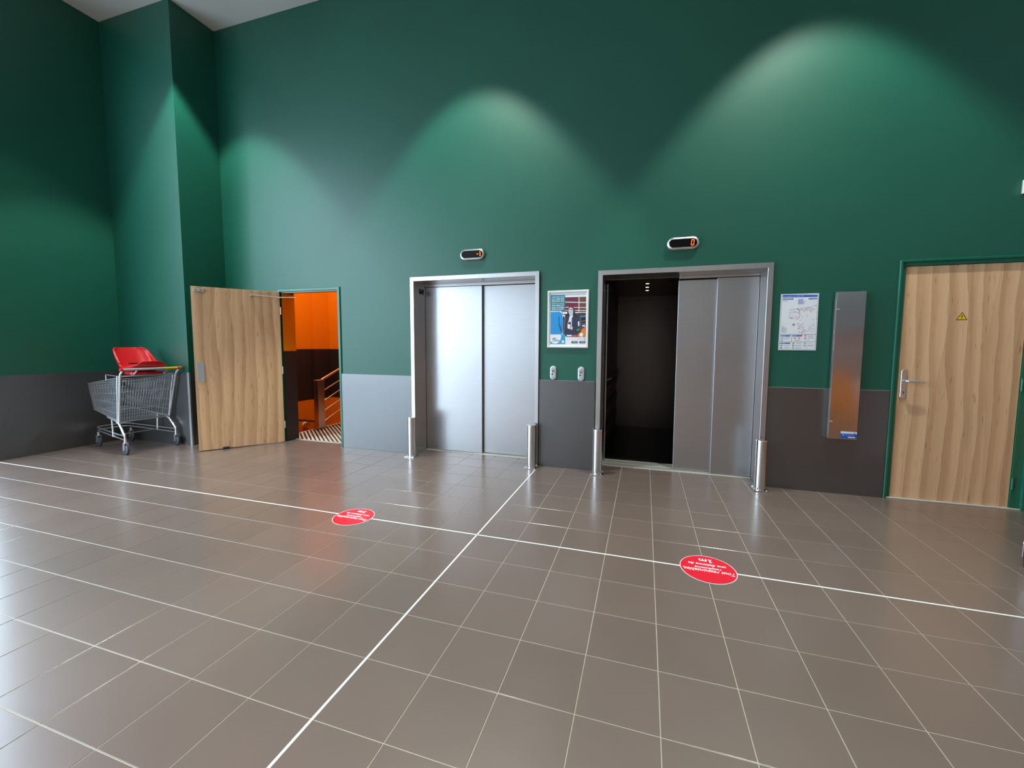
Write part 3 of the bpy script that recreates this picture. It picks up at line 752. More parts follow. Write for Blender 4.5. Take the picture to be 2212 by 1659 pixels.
# rows running into the recesses of the lifts and the open doorway
for xa, xb in ((-1.57, -0.06), (0.672, 2.19), (-3.62, -2.72)):
    for i in range(-20, 18):
        x0, x1 = max(xa, i * S + G), min(xb, (i + 1) * S - G)
        if x1 - x0 < 0.02: continue
        ye = 2.0 if xa > -2 else 1.925
        tiles.append((x0, x1, DADO_Y + 0.0003, 6 * S - G))
        tiles.append((x0, x1, 6 * S + G, ye - 0.001))
def tile_rank(tl):
    ps = [proj((x, y, 0)) for x, y in ((tl[0], tl[2]), (tl[1], tl[2]), (tl[1], tl[3]), (tl[0], tl[3]))]
    if any(p is None for p in ps): return 0
    cx = sum(p[0] for p in ps) / 4; cy = sum(p[1] for p in ps) / 4
    if not (-60 < cx < 2270 and 850 < cy < 1730): return 0
    return abs(sum(ps[k][0] * ps[(k + 1) % 4][1] - ps[(k + 1) % 4][0] * ps[k][1] for k in range(4))) / 2
tiles.sort(key=tile_rank, reverse=True)
tcache = {}
rest = MB()
ntile = 0
for tl in tiles:
    w, h = round(tl[1] - tl[0], 4), round(tl[3] - tl[2], 4)
    if ntile < 298 and tile_rank(tl) > 60:
        if (w, h) not in tcache:
            vs, fs = tile_mesh(w, h)
            me = bpy.data.meshes.new('tile'); me.from_pydata(vs, [], fs); me.materials.append(MATS['floor_tile']); me.update()
            tcache[(w, h)] = me
        obj('tile', tcache[(w, h)], floor, (tl[0], tl[2], 0))
        ntile += 1
    else:
        vs, fs = tile_mesh(w, h)
        rest.add([(a + tl[0], b + tl[2], c) for a, b, c in vs], fs)
tag(rest.build('tile_field', 'floor_tile', floor), kind='stuff')
MB().box(LEFT_X + 0.014, RIGHT_X, -0.0055, 0.0055, -0.0017, 0.0004).build('joint_strip', 'white_joint', floor)
MB().box(-0.0055, 0.0055, BACK_Y, 1.60, -0.0017, 0.0004).build('joint_strip', 'white_joint', floor)

# ---- walls
WB = 1.98
wb = MB()
# openings: door_1, lift_1, lift_2, door_2
ops = [(-3.672, -2.673, 2.08), (-1.60, -0.03, 2.14), (0.64, 2.222, 2.115), (3.22, 4.155, 2.095)]
xs = [-6.1] + [v_ for o in ops for v_ in o[:2]] + [RIGHT_X + 0.15]
for k in range(0, len(xs), 2):
    wb.box(xs[k], xs[k + 1], WALL_Y, WB, -0.12, CEIL)
for x0, x1, zt in ops:
    wb.box(x0, x1, WALL_Y, WB, zt, CEIL)
struct(wb.build('wall_back', 'green_paint'), 'tall dark green wall with two lifts and two doors')
struct(MB().box(-6.1, BAY_X, BAY_Y, WALL_Y - 0.001, -0.12, CEIL).build('wall_bay', 'green_paint'), 'green wall bay standing forward beside the open wooden door')
struct(MB().box(-6.1, LEFT_X, GL_Y0, BAY_Y - 0.001, -0.12, CEIL).build('wall_left', 'green_paint'), 'dark green left wall behind the trolley')
wl2 = MB().box(-6.1, LEFT_X, BACK_Y - 0.15, GL_Y0 - 0.001, GL_TOP, CEIL)
struct(wl2.build('wall_left_header', 'green_paint'))
wr = MB().box(RIGHT_X, RIGHT_X + 0.15, BACK_Y - 0.15, WALL_Y - 0.001, -0.12, CEIL)
struct(wr.build('wall_right', 'shop_reflection_bands'))
wf = MB().box(GB_X1, RIGHT_X - 0.001, BACK_Y - 0.15, BACK_Y, -0.12, CEIL).box(-6.1, GB_X1, BACK_Y - 0.15, BACK_Y, GB_TOP, CEIL)
struct(wf.build('wall_front', 'pale_reflection_bands'))
struct(MB().box(-6.1, RIGHT_X + 0.15, BACK_Y - 0.15, WB, CEIL + 0.001, CEIL + 0.15).build('ceiling', 'ceiling_paint'), 'pale grey ceiling')
# glazing on the left side and behind
def glazing(name, along_y, a0, a1, fixed, n, GL_TOP, glass):
    root = MB()
    def bx(a, b, z0, z1, d=0.05):
        if along_y: root.box(fixed - d, fixed + d, a, b, z0, z1)
        else: root.box(a, b, fixed - d, fixed + d, z0, z1)
    step = (a1 - a0) / n
    for k in range(n + 1):
        c = a0 + k * step
        c = min(max(c, a0 + 0.03), a1 - 0.03)
        bx(c - 0.03, c + 0.03, 0, GL_TOP)
    for z in (0.03, 2.3, GL_TOP - 0.03):
        for k in range(n):
            bx(a0 + k * step + 0.03, a0 + (k + 1) * step - 0.03, z - 0.03, z + 0.03, 0.045)
    w = struct(root.build(name, 'window_frame'))
    for k in range(n):
        for z0, z1 in ((0.06, 2.27), (2.33, GL_TOP - 0.06)):
            p = MB()
            a, b = a0 + k * step + 0.03, a0 + (k + 1) * step - 0.03
            if along_y: p.add([(fixed, a, z0), (fixed, b, z0), (fixed, b, z1), (fixed, a, z1)], [(0, 1, 2, 3)])
            else: p.add([(a, fixed, z0), (b, fixed, z0), (b, fixed, z1), (a, fixed, z1)], [(0, 1, 2, 3)])
            p.build('pane', glass, w)
glazing('window_1', True, BACK_Y, GL_Y0 - 0.002, -5.98, 4, GL_TOP, 'window_glass')
glazing('window_2', False, -5.9, GB_X1 - 0.002, BACK_Y - 0.06, 3, GB_TOP, 'dimming_glass')
struct(MB().box(-40, -6.12, -40, 30, -0.3, -0.13).box(-6.12, 30, -40, BACK_Y - 0.2, -0.3, -0.13).build('ground', 'pavement'))

# ---- dado panels
def dado(n, x0, x1, label):
    mb = MB().box(x0, x1, DADO_Y, WALL_Y - 0.0003, 0.0, DADO_Z, 'dado_laminate', 0.0012)
    mb.box(x0 + 0.001, x1 - 0.001, DADO_Y + 0.001, WALL_Y - 0.0005, DADO_Z, DADO_Z + 0.0025, 'laminate_edge')
    struct(mb.build('trim_%d' % n), label)
dado(1, -2.660, -1.628, 'grey laminate wall panel between the open door and the left lift')
dado(2, -0.005, 0.612, 'grey laminate wall panel between the two lifts')
dado(3, 2.246, 3.200, 'dark laminate wall panel between the right lift and the shut door')
dado(4, 4.178, RIGHT_X - 0.001, 'grey laminate wall panel right of the shut wooden door')
mb = MB().box(LEFT_X + 0.0005, BAY_X - 0.02, BAY_Y - 0.0135, BAY_Y - 0.0003, 0, DADO_Z, 'dado_laminate', 0.0012)
mb.box(BAY_X + 0.0003, BAY_X + 0.0135, BAY_Y + 0.006, DADO_Y + 0.012, 0, DADO_Z, 'dado_laminate', 0.0012)
struct(mb.build('trim_5'), 'dark laminate panels around the wall bay')
mb = MB().box(BAY_X - 0.020, BAY_X + 0.0145, BAY_Y - 0.0150, BAY_Y - 0.0003, 0, DADO_Z + 0.002, 'satin_aluminium', 0.001)
mb.box(BAY_X + 0.0003, BAY_X + 0.0145, BAY_Y - 0.0003, BAY_Y + 0.006, 0, DADO_Z + 0.002, 'satin_aluminium')
struct(mb.build('trim_6'), 'bright metal corner strip on the wall bay')
mb = MB().box(LEFT_X + 0.0003, LEFT_X + 0.0135, GL_Y0, BAY_Y - 0.015, 0, DADO_Z, 'dado_laminate', 0.0012)
struct(mb.build('trim_7'), 'dark laminate panel along the left wall')
dado(8, -4.607, -3.690, 'grey laminate wall panel behind the open wooden door')

# ================================================================== STAIRWELL
SX0, SX1, SY1, SZ0, SZ1 = -5.55, -2.30, 4.65, -2.6, 4.6
sw = MB()
sw.box(SX0 - 0.1, SX0, WB, SY1, SZ0, SZ1).box(SX0 - 0.1, SX1 + 0.1, SY1, SY1 + 0.1, SZ0, SZ1).box(SX1, SX1 + 0.1, WB, SY1, SZ0, SZ1)
sw.box(SX0 - 0.1, SX1 + 0.1, WB - 0.05, SY1 + 0.1, SZ0 - 0.1, SZ0)
sw.box(SX0, SX0 + 0.09, 4.22, SY1, SZ0, SZ1)
sw.box(SX0, SX1, WB - 0.05, WB - 0.001, SZ0, -0.13)
sw.box(SX0, -3.63, WB + 0.001, WB + 0.012, -0.1, SZ1).box(-2.66, SX1, WB + 0.001, WB + 0.012, -0.1, SZ1).box(-3.63, -2.66, WB + 0.001, WB + 0.012, 2.09, SZ1)
struct(sw.build('wall_stairwell', 'stairwell_paint'), 'orange and dark brown painted stairwell behind the open door')
struct(MB().box(SX0 - 0.1, SX1 + 0.1, WB, SY1 + 0.1, SZ1, SZ1 + 0.1).build('ceiling_stairwell', 'ceiling_paint'))
ld = struct(MB().box(-3.9, SX1, 1.931, 3.9, -0.16, -0.006, 'dark_edge').build('floor_landing'), 'ribbed landing inside the stairwell')
rb = MB()
rd = Vector((-0.757, 0.653, 0)); rn = Vector((0.653, 0.757, 0))
LX0, LX1, LY0, LY1 = -3.88, SX1 - 0.02, 1.936, 3.88
kk = -4.0
while kk < 4.0:
    # clip the line rn.p = kk to the landing
    base = rn * kk
    t0, t1 = -9.0, 9.0
    for o_, d_, a_, b_ in ((base.x, rd.x, LX0, LX1), (base.y, rd.y, LY0, LY1)):
        ta, tb = (a_ - o_) / d_, (b_ - o_) / d_
        t0, t1 = max(t0, min(ta, tb)), min(t1, max(ta, tb))
    if t1 - t0 > 0.03:
        a_, b_ = base + rd * t0, base + rd * t1
        w_ = rn * 0.0125
        vs = [a_ - w_, a_ + w_, b_ + w_, b_ - w_]
        top = [(v_.x, v_.y, 0.010) for v_ in vs]; bot = [(v_.x, v_.y, -0.006) for v_ in vs]
        rb.add(bot + top, [(4, 5, 6, 7), (0, 1, 5, 4), (1, 2, 6, 5), (2, 3, 7, 6), (3, 0, 4, 7)], 'threshold')
    kk += 0.05
rb.box(-3.88, SX1 - 0.02, 1.931, 1.9355, -0.006, 0.010, 'threshold')
rb.box(-3.9, -3.885, 1.985, 3.9, -0.15, 0.012, 'threshold', 0.003)
tag(rb.build('ribbed_tread', 'threshold', ld), kind='stuff')
# reveal of the doorway on the hinge side, painted as the stairwell
struct(MB().box(-3.671, -3.6255, 1.787, WB + 0.012, -0.001, 2.038).build('wall_reveal', 'reveal_paint'))
rl = thing('stair_railing', 'brushed steel stair railing with sloping bars seen through the open door', 'railing', (-3.85, 2.62, 0))
MB().box(-0.045, 0.045, -0.06, 0.075, 0.004, 0.79, 'rail_steel', 0.006).build('newel_post', None, rl)
sl = 0.375
MB().tube([(0, 0.06, 0.785), (0, 1.0, 0.785 + 0.94 * sl)], 0.020, 12, 'rail_steel').build('handrail', None, rl)
for z in (0.60, 0.435, 0.27, 0.10):
    MB().tube([(0, 0.075, z), (0, 1.0, z + 0.925 * sl)], 0.009, 8, 'rail_steel').build('bar', None, rl)
MB().box(-0.02, 0.02, 0.93, 0.99, 0.004, 1.13, 'rail_steel', 0.004).build('post', None, rl)
hr = thing('wall_handrail', 'brown handrail fixed to the lower orange stairwell wall', 'handrail', (SX0 + 0.08, 3.6, -0.12))
MB().tube([(0, -0.7, 0.17), (0, 0.62, -0.14), (-0.05, 0.66, -0.15)], 0.022, 10, 'bumper_wood').build('rail', None, hr)
for yy in (-0.4, 0.4):
    MB().tube([(-0.079, yy, 0.05 - yy * 0.235), (0, yy, 0.08 - yy * 0.235)], 0.008, 6, 'rail_steel').build('bracket', None, hr)
lm = thing('round_wall_light', 'round white bulkhead light low on the orange stairwell wall', 'light', (SX0, 4.0, -0.30))
MB().lathe([(0.068, 0.0), (0.068, 0.03), (0.055, 0.055), (0.0, 0.065)], n=24, m='white_plastic', axis='X').build('diffuser', None, lm)
MB().box(0.05, 0.07, -0.07, 0.07, -0.008, 0.008, 'grey_plastic').build('bar', None, lm)

# ================================================================== DOORS
# ---- door_1: open wooden door on the left
d1 = struct(thing('door_1', 'wooden fire door standing wide open into the hall', None, (-3.62, 1.745, 0)))
def rel(mb_root, o): return mb_root
fr = MB()
ox, oy = -3.62, 1.745
fr.sweep_u(-3.684 - ox, -2.661 - ox, 2.092, [(0, 1.790 - oy), (0, 1.768 - oy), (0.006, 1.764 - oy), (0.034, 1.764 - oy), (0.036, 1.785 - oy), (0.052, 1.785 - oy), (0.052, 1.86 - oy), (0.012, 1.86 - oy)], 'green_gloss')
fr.build('frame', None, d1)
lf_ang = math.atan2(-0.732, -0.572)
leaf = MB().box(0.0, 0.929, -0.040, 0.0, 0.008, 2.05, 'wood_open_door', 0.002).build('leaf', None, d1, None, (0, 0, lf_ang))
MB().box(0.929, 0.9305, -0.039, -0.001, 0.008, 2.05).build('edge_band', 'wood_edge', leaf)
MB().box(0.835, 0.905, 0.0, 0.003, 0.88, 1.12, 'grey_plastic', 0.001).build('cover_plate', None, leaf)
mb = MB().box(0.80, 0.905, 0.0, 0.022, 1.985, 2.025, 'satin_aluminium', 0.002)
mb.box(0.825, 0.835, 0.022, 0.0235, 2.0, 2.012, 'dark_groove').box(0.875, 0.885, 0.022, 0.0235, 2.0, 2.012, 'dark_groove')
mb.build('keeper_plate', None, leaf)
cl = MB().box(0.29, 0.33, 0.0, 0.03, 1.972, 2.002, 'satin_aluminium', 0.003).build('door_closer', None, leaf)
MB().tube([(0.31, 0.022, 1.988), (0.02, 0.055, 1.972)], 0.008, 8, 'satin_aluminium').build('arm', None, cl)
MB().tube([(0.02, 0.055, 1.972), (-0.12, 0.13, 1.975), (-0.185, 0.155, 1.975)], 0.006, 8, 'satin_aluminium').build('arm', None, cl)
MB().box(0.62, 0.69, 0.0, 0.03, 0.0, 0.03, 'black_rubber', 0.004).build('door_stop', None, leaf)
MB().box(-0.004, 0.0, -0.036, -0.002, 0.01, 2.045).build('seal', 'dark_edge', leaf)
for z in (0.25, 1.0, 1.8):
    MB().tube([(-0.008, 0.004, z - 0.05), (-0.008, 0.004, z + 0.05)], 0.008, 10, 'satin_aluminium').build('hinge', None, leaf)
# ---- door_2: shut wooden door on the right
d2 = struct(thing('door_2', 'shut wooden door with lever handle and yellow electrical hazard sign', None, (3.257, 1.79, 0)))
fr = MB().sweep_u(3.203 - 3.257, 4.172 - 3.257, 2.106, [(0, -0.0125), (0, -0.024), (0.006, -0.032), (0.020, -0.030), (0.026, -0.014), (0.052, -0.010), (0.052, 0.05), (0.02, 0.05)], 'green_gloss')
fr.box(0.829, 0.866, -0.011, 0.05, 0.011, 2.056, 'green_gloss').build('frame', None, d2)
leaf2 = MB().box(0.0, 0.826, 0.0, 0.04, 0.012, 2.051, 'wood_shut_door', 0.0015).build('leaf', None, d2)
hd = MB()
pl = [(x + 0.043, z + 1.032) for x, z in stadium(0.26, 0.042, 8, False)]
lofted(hd, [(pl, 0.0), (pl, -0.007), ([(0.043 + (x - 0.043) * 0.9, 1.032 + (z - 1.032) * 0.98) for x, z in pl], -0.009)], 'satin_aluminium')
hp = hd.build('handle_plate', None, leaf2)
MB().tube([(0.042, 0, 1.062), (0.042, -0.046, 1.062), (0.052, -0.056, 1.062), (0.10, -0.058, 1.060), (0.165, -0.056, 1.056)], [0.010, 0.010, 0.011, 0.0095, 0.007], 12, 'chrome').build('lever', None, hp)
MB().lathe([(0.0065, -0.0096), (0.0, -0.0097)], (0.045, 0, 0.962), 12, 'sign_dark', 'Y').box(0.0425, 0.0475, -0.0097, -0.009, 0.942, 0.960, 'sign_dark').build('keyhole', None, hp)
# warning sign on the door
ws = MB()
def tri(cx_, cz_, w_): return [(cx_ - w_ / 2, cz_ - w_ * 0.29), (cx_ + w_ / 2, cz_ - w_ * 0.29), (cx_, cz_ + w_ * 0.577)]
sgx, sgz = 0.411, 1.611
ws.prism(tri(sgx, sgz, 0.076), 0.0, -0.0012, 'sign_dark')
ws.flat(tri(sgx, sgz, 0.060), -0.0014, 'sign_yellow')
ws.flat([(sgx + 0.002, sgz + 0.022), (sgx - 0.008, sgz + 0.003), (sgx - 0.001, sgz + 0.004), (sgx - 0.003, sgz - 0.011), (sgx - 0.006, sgz - 0.011), (sgx - 0.001, sgz - 0.016), (sgx + 0.002, sgz - 0.010), (sgx - 0.0005, sgz - 0.0105), (sgx + 0.006, sgz + 0.010), (sgx, sgz + 0.009), (sgx + 0.005, sgz + 0.022)], -0.0016, 'sign_dark')
sg = ws.build('hazard_sign', None, None, (3.257, 1.7898, 0), fix=False)
tag(sg, 'small yellow triangular high voltage sign on the shut door', 'sign')
for z in (0.22, 1.05, 1.85):
    MB().tube([(0.834, -0.012, z - 0.05), (0.834, -0.012, z + 0.05)], 0.009, 10, 'green_gloss').build('hinge', None, d2)
struct(MB().box(3.215, 4.176, 1.768, 1.90, 0.0, 0.011, 'threshold', 0.003).build('trim_9'), 'pale threshold strip under the shut door')
struct(MB().box(3.20, 4.176, 1.862, 1.98, 0.0, 2.10).build('trim_10', 'dark_edge'))

# ================================================================== LIFTS
FRP = [(0, 1.7785), (0, 1.756), (0.003, 1.750), (0.048, 1.750), (0.05, 1.752), (0.05, 2.05), (0.03, 2.05), (0.03, 1.7785)]
def shaft(x0, x1, y1, name):
    mb = MB().box(x0 - 0.1, x0, WB + 0.0005, y1, -0.3, 2.7).box(x1, x1 + 0.1, WB + 0.0005, y1, -0.3, 2.7).box(x0 - 0.1, x1 + 0.1, y1, y1 + 0.1, -0.3, 2.7)
    mb.box(x0 - 0.1, x1 + 0.1, WB + 0.0005, y1 + 0.1, -0.35, -0.3).box(x0 - 0.1, x1 + 0.1, WB + 0.0005, y1 + 0.1, 2.7, 2.75)
    struct(mb.build(name, 'dark_edge'))
shaft(-1.9, 0.15, 2.4, 'wall_shaft_1')
shaft(0.45, 2.55, 4.6, 'wall_shaft_2')
def sill(root, x0, x1, y0, y1, grooves):
    s_ = MB().box(x0, x1, y0, y1, -0.10, 0.006, 'aluminium', 0.0015).build('sill', None, root)
    g_ = MB()
    for gy in grooves: g_.box(x0 + 0.005, x1 - 0.005, gy, gy + 0.010, 0.0055, 0.0066, 'dark_groove')
    g_.build('groove', None, s_)
e1 = thing('elevator', 'closed stainless steel lift, the left one of the pair', 'elevator', (-0.816, 1.78, 0), group='stainless steel lifts')
OX, OY = -0.816, 1.78
def loc(prof, oy): return [(a, b - oy) for a, b in prof]
MB().sweep_u(-1.62 - OX, -0.010 - OX, 2.163, loc(FRP, OY), 'frame_steel').build('frame', None, e1)
MB().box(-1.568 - OX, -0.797 - OX, 0.242, 0.270, 0.010, 2.075, 'door_steel', 0.003).build('door_panel', None, e1)
MB().box(-0.830 - OX, -0.062 - OX, 0.285, 0.312, 0.010, 2.075, 'door_steel', 0.003).build('door_panel', None, e1)
mb = MB().box(-1.569 - OX, -0.061 - OX, 0.236, 0.33, 2.079, 2.1125, 'frame_steel', 0.002)
mb.box(-1.569 - OX, -0.061 - OX, 0.226, 0.236, 2.092, 2.100, 'frame_steel', 0.002)
mb.build('header', None, e1)
sill(e1, -1.569 - OX, -0.061 - OX, 0.220, 0.335, (0.25, 0.29))
mb = MB().box(-1.5695 - OX, -1.566 - OX, 0.10, 0.20, 1.98, 2.04, 'black_glass')
mb.box(-1.5655 - OX, -1.565 - OX, 0.11, 0.16, 2.020, 2.030, 'grey_plastic').box(-1.5655 - OX, -1.565 - OX, 0.15, 0.185, 1.990, 1.998, 'grey_plastic')
mb.build('plate', None, e1)

e2 = thing('elevator', 'half open stainless steel lift with a dark cabin, the right one of the pair', 'elevator', (1.432, 1.78, 0), group='stainless steel lifts')
OX = 1.432
MB().sweep_u(0.622 - OX, 2.241 - OX, 2.137, loc(FRP, OY), 'frame_steel').build('frame', None, e2)
MB().box(1.806 - OX, 2.188 - OX, 0.240, 0.268, 0.010, 2.055, 'door_steel', 0.003).build('door_panel', None, e2)
MB().box(1.436 - OX, 1.840 - OX, 0.282, 0.310, 0.010, 2.050, 'door_steel', 0.003).build('door_panel', None, e2)
mb = MB().box(1.44 - OX, 2.190 - OX, 0.234, 0.33, 2.060, 2.0865, 'frame_steel', 0.002)
mb.box(0.673 - OX, 1.44 - OX, 0.262, 0.33, 2.076, 2.0865, 'cabin_steel', 0.002)
mb.build('header', None, e2)
sill(e2, 0.673 - OX, 2.190 - OX, 0.220, 0.335, (0.25, 0.29))
sill(e2, 0.673 - OX, 2.190 - OX, 0.352, 0.490, (0.375, 0.415))
CX0, CX1, CY0, CY1, CZ = 0.665 - OX, 2.32 - OX, 0.49, 2.64, 2.17
cb = MB()
cb.box(CX0 - 0.02, CX0, CY0, CY1, 0, CZ).box(CX1, CX1 + 0.02, CY0, CY1, 0, CZ).box(CX0 - 0.02, CX1 + 0.02, CY1, CY1 + 0.02, 0, CZ)
cb.build('cabin_wall', 'cabin_steel', e2)
MB().box(CX0 - 0.02, CX1 + 0.02, CY0, CY1 + 0.02, -0.03, 0.004).build('cabin_floor', 'cabin_floor', e2)
ce = MB().box(CX0 - 0.02, CX1 + 0.02, CY0, CY1 + 0.02, CZ, CZ + 0.03, 'cabin_steel')
ce.box(CX0 + 0.27, CX0 + 0.275, CY0, CY1, CZ - 0.003, CZ, 'dark_groove')
ce.box(CX0, CX1, CY1 - 0.03, CY1 - 0.001, CZ - 0.09, CZ - 0.002, 'cabin_steel')
cce = ce.build('cabin_ceiling', None, e2)
for k in range(4):
    MB().lathe([(0.022, 0.0), (0.0, -0.002)], (1.12 - OX, 0.92 + k * 0.33, CZ - 0.001), 16, 'lamp_white').build('downlight', None, cce)
MB().box(CX0 - 0.02, CX0 + 0.018, 0.42, 0.50, 0.006, 2.05, 'cabin_steel', 0.003).build('car_post', None, e2)
MB().box(CX0 + 0.022, CX0 + 0.030, 0.355, 0.365, 0.006, 2.05, 'rail_steel').build('edge_strip', None, e2)
MB().box(0.673 - OX, 1.45 - OX, 0.36, 0.49, 2.088, 2.17, 'cabin_steel', 0.003).build('car_header', None, e2)
for z in (0.28, 0.55, 0.82):
    MB().box(CX0 + 0.001, CX0 + 0.022, 0.52, 2.5, z - 0.045, z + 0.045, 'bumper_wood', 0.004).build('bumper_rail', None, e2)
MB().tube([(CX0 + 0.001, 0.7, 0.93), (CX0 + 0.05, 0.72, 0.95), (CX0 + 0.05, 2.3, 0.95), (CX0 + 0.001, 2.32, 0.93)], 0.016, 8, 'cabin_steel').build('handrail', None, e2)

# ---- floor indicators over the lifts
def indicator(label, x, z, digits):
    r_ = thing('floor_indicator', label, 'indicator', (x, WALL_Y - 0.0003, z), group='lift floor indicators')
    hb = MB()
    lofted(hb, [(stadium(0.302, 0.124), 0), (stadium(0.302, 0.124), -0.018), (stadium(0.292, 0.114), -0.030), (stadium(0.262, 0.084), -0.037), (stadium(0.256, 0.078), -0.034)], 'satin_aluminium')
    hb.build('housing', None, r_)
    sc_ = MB(); lofted(sc_, [(stadium(0.258, 0.080), -0.030), (stadium(0.256, 0.078), -0.0355)], 'black_glass')
    sc = sc_.build('display', None, r_)
    g_ = MB()
    for x0, x1, z0, z1 in digits: g_.box(x0, x1, -0.0372, -0.036, z0, z1, 'led_red', 0.0005)
    g_.build('digit', None, sc)
indicator('oval floor indicator with red minus one, above the closed lift', -0.806, 2.385, [(0.098, 0.107, -0.026, -0.002), (0.097, 0.106, 0.002, 0.026), (0.062, 0.078, -0.005, 0.004)])
zero = [(0.072, 0.078, -0.024, -0.003), (0.074, 0.080, 0.003, 0.024), (0.094, 0.100, -0.024, -0.003), (0.096, 0.102, 0.003, 0.024), (0.076, 0.096, -0.029, -0.023), (0.079, 0.099, 0.023, 0.029)]
indicator('oval floor indicator with red zero, above the half open lift', 1.441, 2.362, zero)

# ---- call buttons
def call_button(label, x, z):
    r_ = thing('call_button', label, 'button', (x, WALL_Y - 0.0003, z), group='lift call buttons')
    b_ = MB()
    lofted(b_, [(stadium(0.158, 0.070, 10, False), 0), (stadium(0.158, 0.070, 10, False), -0.010), (stadium(0.146, 0.058, 10, False), -0.018), (stadium(0.120, 0.036, 10, False), -0.021)], 'button_face')
    b_.build('plate', None, r_)
    def ring(r0, r1, cz, y, m, n=24, a0=0, a1=2 * PI):
        k_ = MB()
        vs = []; fs = []
        for j in range(n + 1):
            a = a0 + (a1 - a0) * j / n
            vs += [(r0 * math.cos(a), y, cz + r0 * math.sin(a)), (r1 * math.cos(a), y, cz + r1 * math.sin(a))]
        for j in range(n): fs.append((2 * j, 2 * j + 1, 2 * j + 3, 2 * j + 2))
        k_.add(vs, fs, m)
        return k_
    ring(0.022, 0.026, 0.026, -0.0213, 'button_grey', a0=0.1 * PI, a1=0.9 * PI).build('arc', None, r_)
    pb = MB().lathe([(0.015, -0.020), (0.015, -0.0235), (0.011, -0.0245), (0.0, -0.0235)], (0, 0, 0.022), 24, 'button_grey', 'Y').build('push_button', None, r_)
    dp = MB().box(-0.016, 0.003, -0.0220, -0.0205, -0.022, -0.006, 'black_glass').box(0.006, 0.011, -0.0220, -0.0205, -0.021, -0.007, 'print_white').box(0.0125, 0.0145, -0.0220, -0.0205, -0.021, -0.007, 'black_glass').build('direction_display', None, r_)
    MB().box(-0.009, -0.004, -0.0224, -0.0220, -0.0165, -0.0115, 'print_white').build('symbol', None, dp)
    ring(0.018, 0.021, -0.032, -0.0213, 'button_grey', a0=1.1 * PI, a1=1.9 * PI).build('arc', None, r_)
call_button('silver lift call button nearer the closed lift', 0.151, 1.053)
call_button('silver lift call button nearer the half open lift', 0.458, 1.048)

# ---- bollards
def make_bollard(label):
    r_ = thing('bollard', label, 'bollard', (0, 0, 0), group='steel bollards beside the lifts')
    b_ = MB().box(-0.066, 0.066, -0.075, 0.075, 0.0006, 0.008, 'post_steel', 0.002).build('base_plate', None, r_)
    for bx_, by_ in ((-0.05, -0.058), (0.05, -0.058), (-0.05, 0.058), (0.05, 0.058)):
        MB().lathe([(0.010, 0.008), (0.010, 0.014), (0.006, 0.018), (0.0, 0.0185)], (bx_, by_, 0), 6, 'post_steel').build('bolt', None, b_)
    MB().lathe([(0.0495, 0.008), (0.0495, 0.462), (0.0505, 0.463), (0.0505, 0.474), (0.047, 0.480), (0.0, 0.484)], n=40, m='post_steel').build('tube', None, r_)
    return r_
bl = [('steel bollard at the left side of the closed lift', -1.568, 1.668), ('steel bollard at the right side of the closed lift', -0.062, 1.667), ('steel bollard at the left side of the half open lift', 0.661, 1.668), ('steel bollard at the right side of the half open lift', 2.190, 1.665)]
b0 = make_bollard(bl[0][0]); b0.location = (bl[0][1], bl[0][2], 0)
for lb, x, y in bl[1:]:
    c = copy_tree(b0); c['label'] = lb; c.location = (x, y, 0)
bpy.context.view_layer.update()

# ================================================================== WALL THINGS
# ---- framed advert
ps = thing('framed_poster', 'white framed advert of a masked woman holding a phone, between the lifts', 'poster', (0.30475, WALL_Y - 0.0003, 1.63775))
W2, H2 = 0.2245, 0.309
def fr_ring(mb, prof, w, h, m):
    n = len(prof); vs = []
    for sx_, sz_ in ((-1, -1), (1, -1), (1, 1), (-1, 1)):
        for o_, y_ in prof: vs.append((sx_ * (w - o_), y_, sz_ * (h - o_)))
    fs = []
    for i in range(4):
        i2 = (i + 1) % 4
        for j in range(n):
            j2 = (j + 1) % n
            fs.append((i * n + j, i * n + j2, i2 * n + j2, i2 * n + j))
    mb.add(vs, fs, m)
k_ = MB(); fr_ring(k_, [(0, 0), (0, -0.010), (0.006, -0.018), (0.020, -0.017), (0.026, -0.008), (0.026, 0)], W2, H2, 'white_plastic')
k_.build('frame', None, ps)
pp = MB().box(-W2 + 0.02, W2 - 0.02, -0.006, -0.001, -H2 + 0.02, H2 - 0.02, 'paper_white').build('sheet', None, ps)
pic = MB()
for k, (m_, poly) in enumerate(PIC1):
    pic.flat(poly, -0.0065 - 0.00004 * k, 'print_' + m_)
pic.build('printed_picture', None, pp, fix=False)
for s_, m_, (x0, z0, x1, z1) in TXT1:
    it = 0.25 if s_.islower() else 0.0
    fit_text(s_, 'print_' + m_, x0, z0, x1, z1, lambda u, v: Vector((u, -0.0090, v)), pp, it, 0.012)
# ---- safety plan
p2 = thing('safety_notice', 'white safety notice with a blue header and floor plan beside the metal cabinet', 'notice', (2.4675, WALL_Y - 0.0003, 1.583))
sh = MB().box(-0.1525, 0.1525, -0.004, 0, -0.2605, 0.2605, 'paper_white', 0.001).build('sheet', None, p2)
pic = MB(); fr_ring(pic, [(0.006, -0.0042), (0.008, -0.0042), (0.008, -0.0043), (0.006, -0.0043)], 0.1525, 0.2605, 'print_navy2')
for k, (m_, poly) in enumerate(PIC2):
    pic.flat(poly, -0.0044 - 0.00001 * k, 'print_' + m_)
pic.build('printed_plan', None, sh, fix=False)
for s_, m_, (x0, z0, x1, z1) in TXT2:
    fit_text(s_, 'print_' + m_, x0, z0, x1, z1, lambda u, v: Vector((u, -0.0066, v)), sh, 0.0, 0.006)
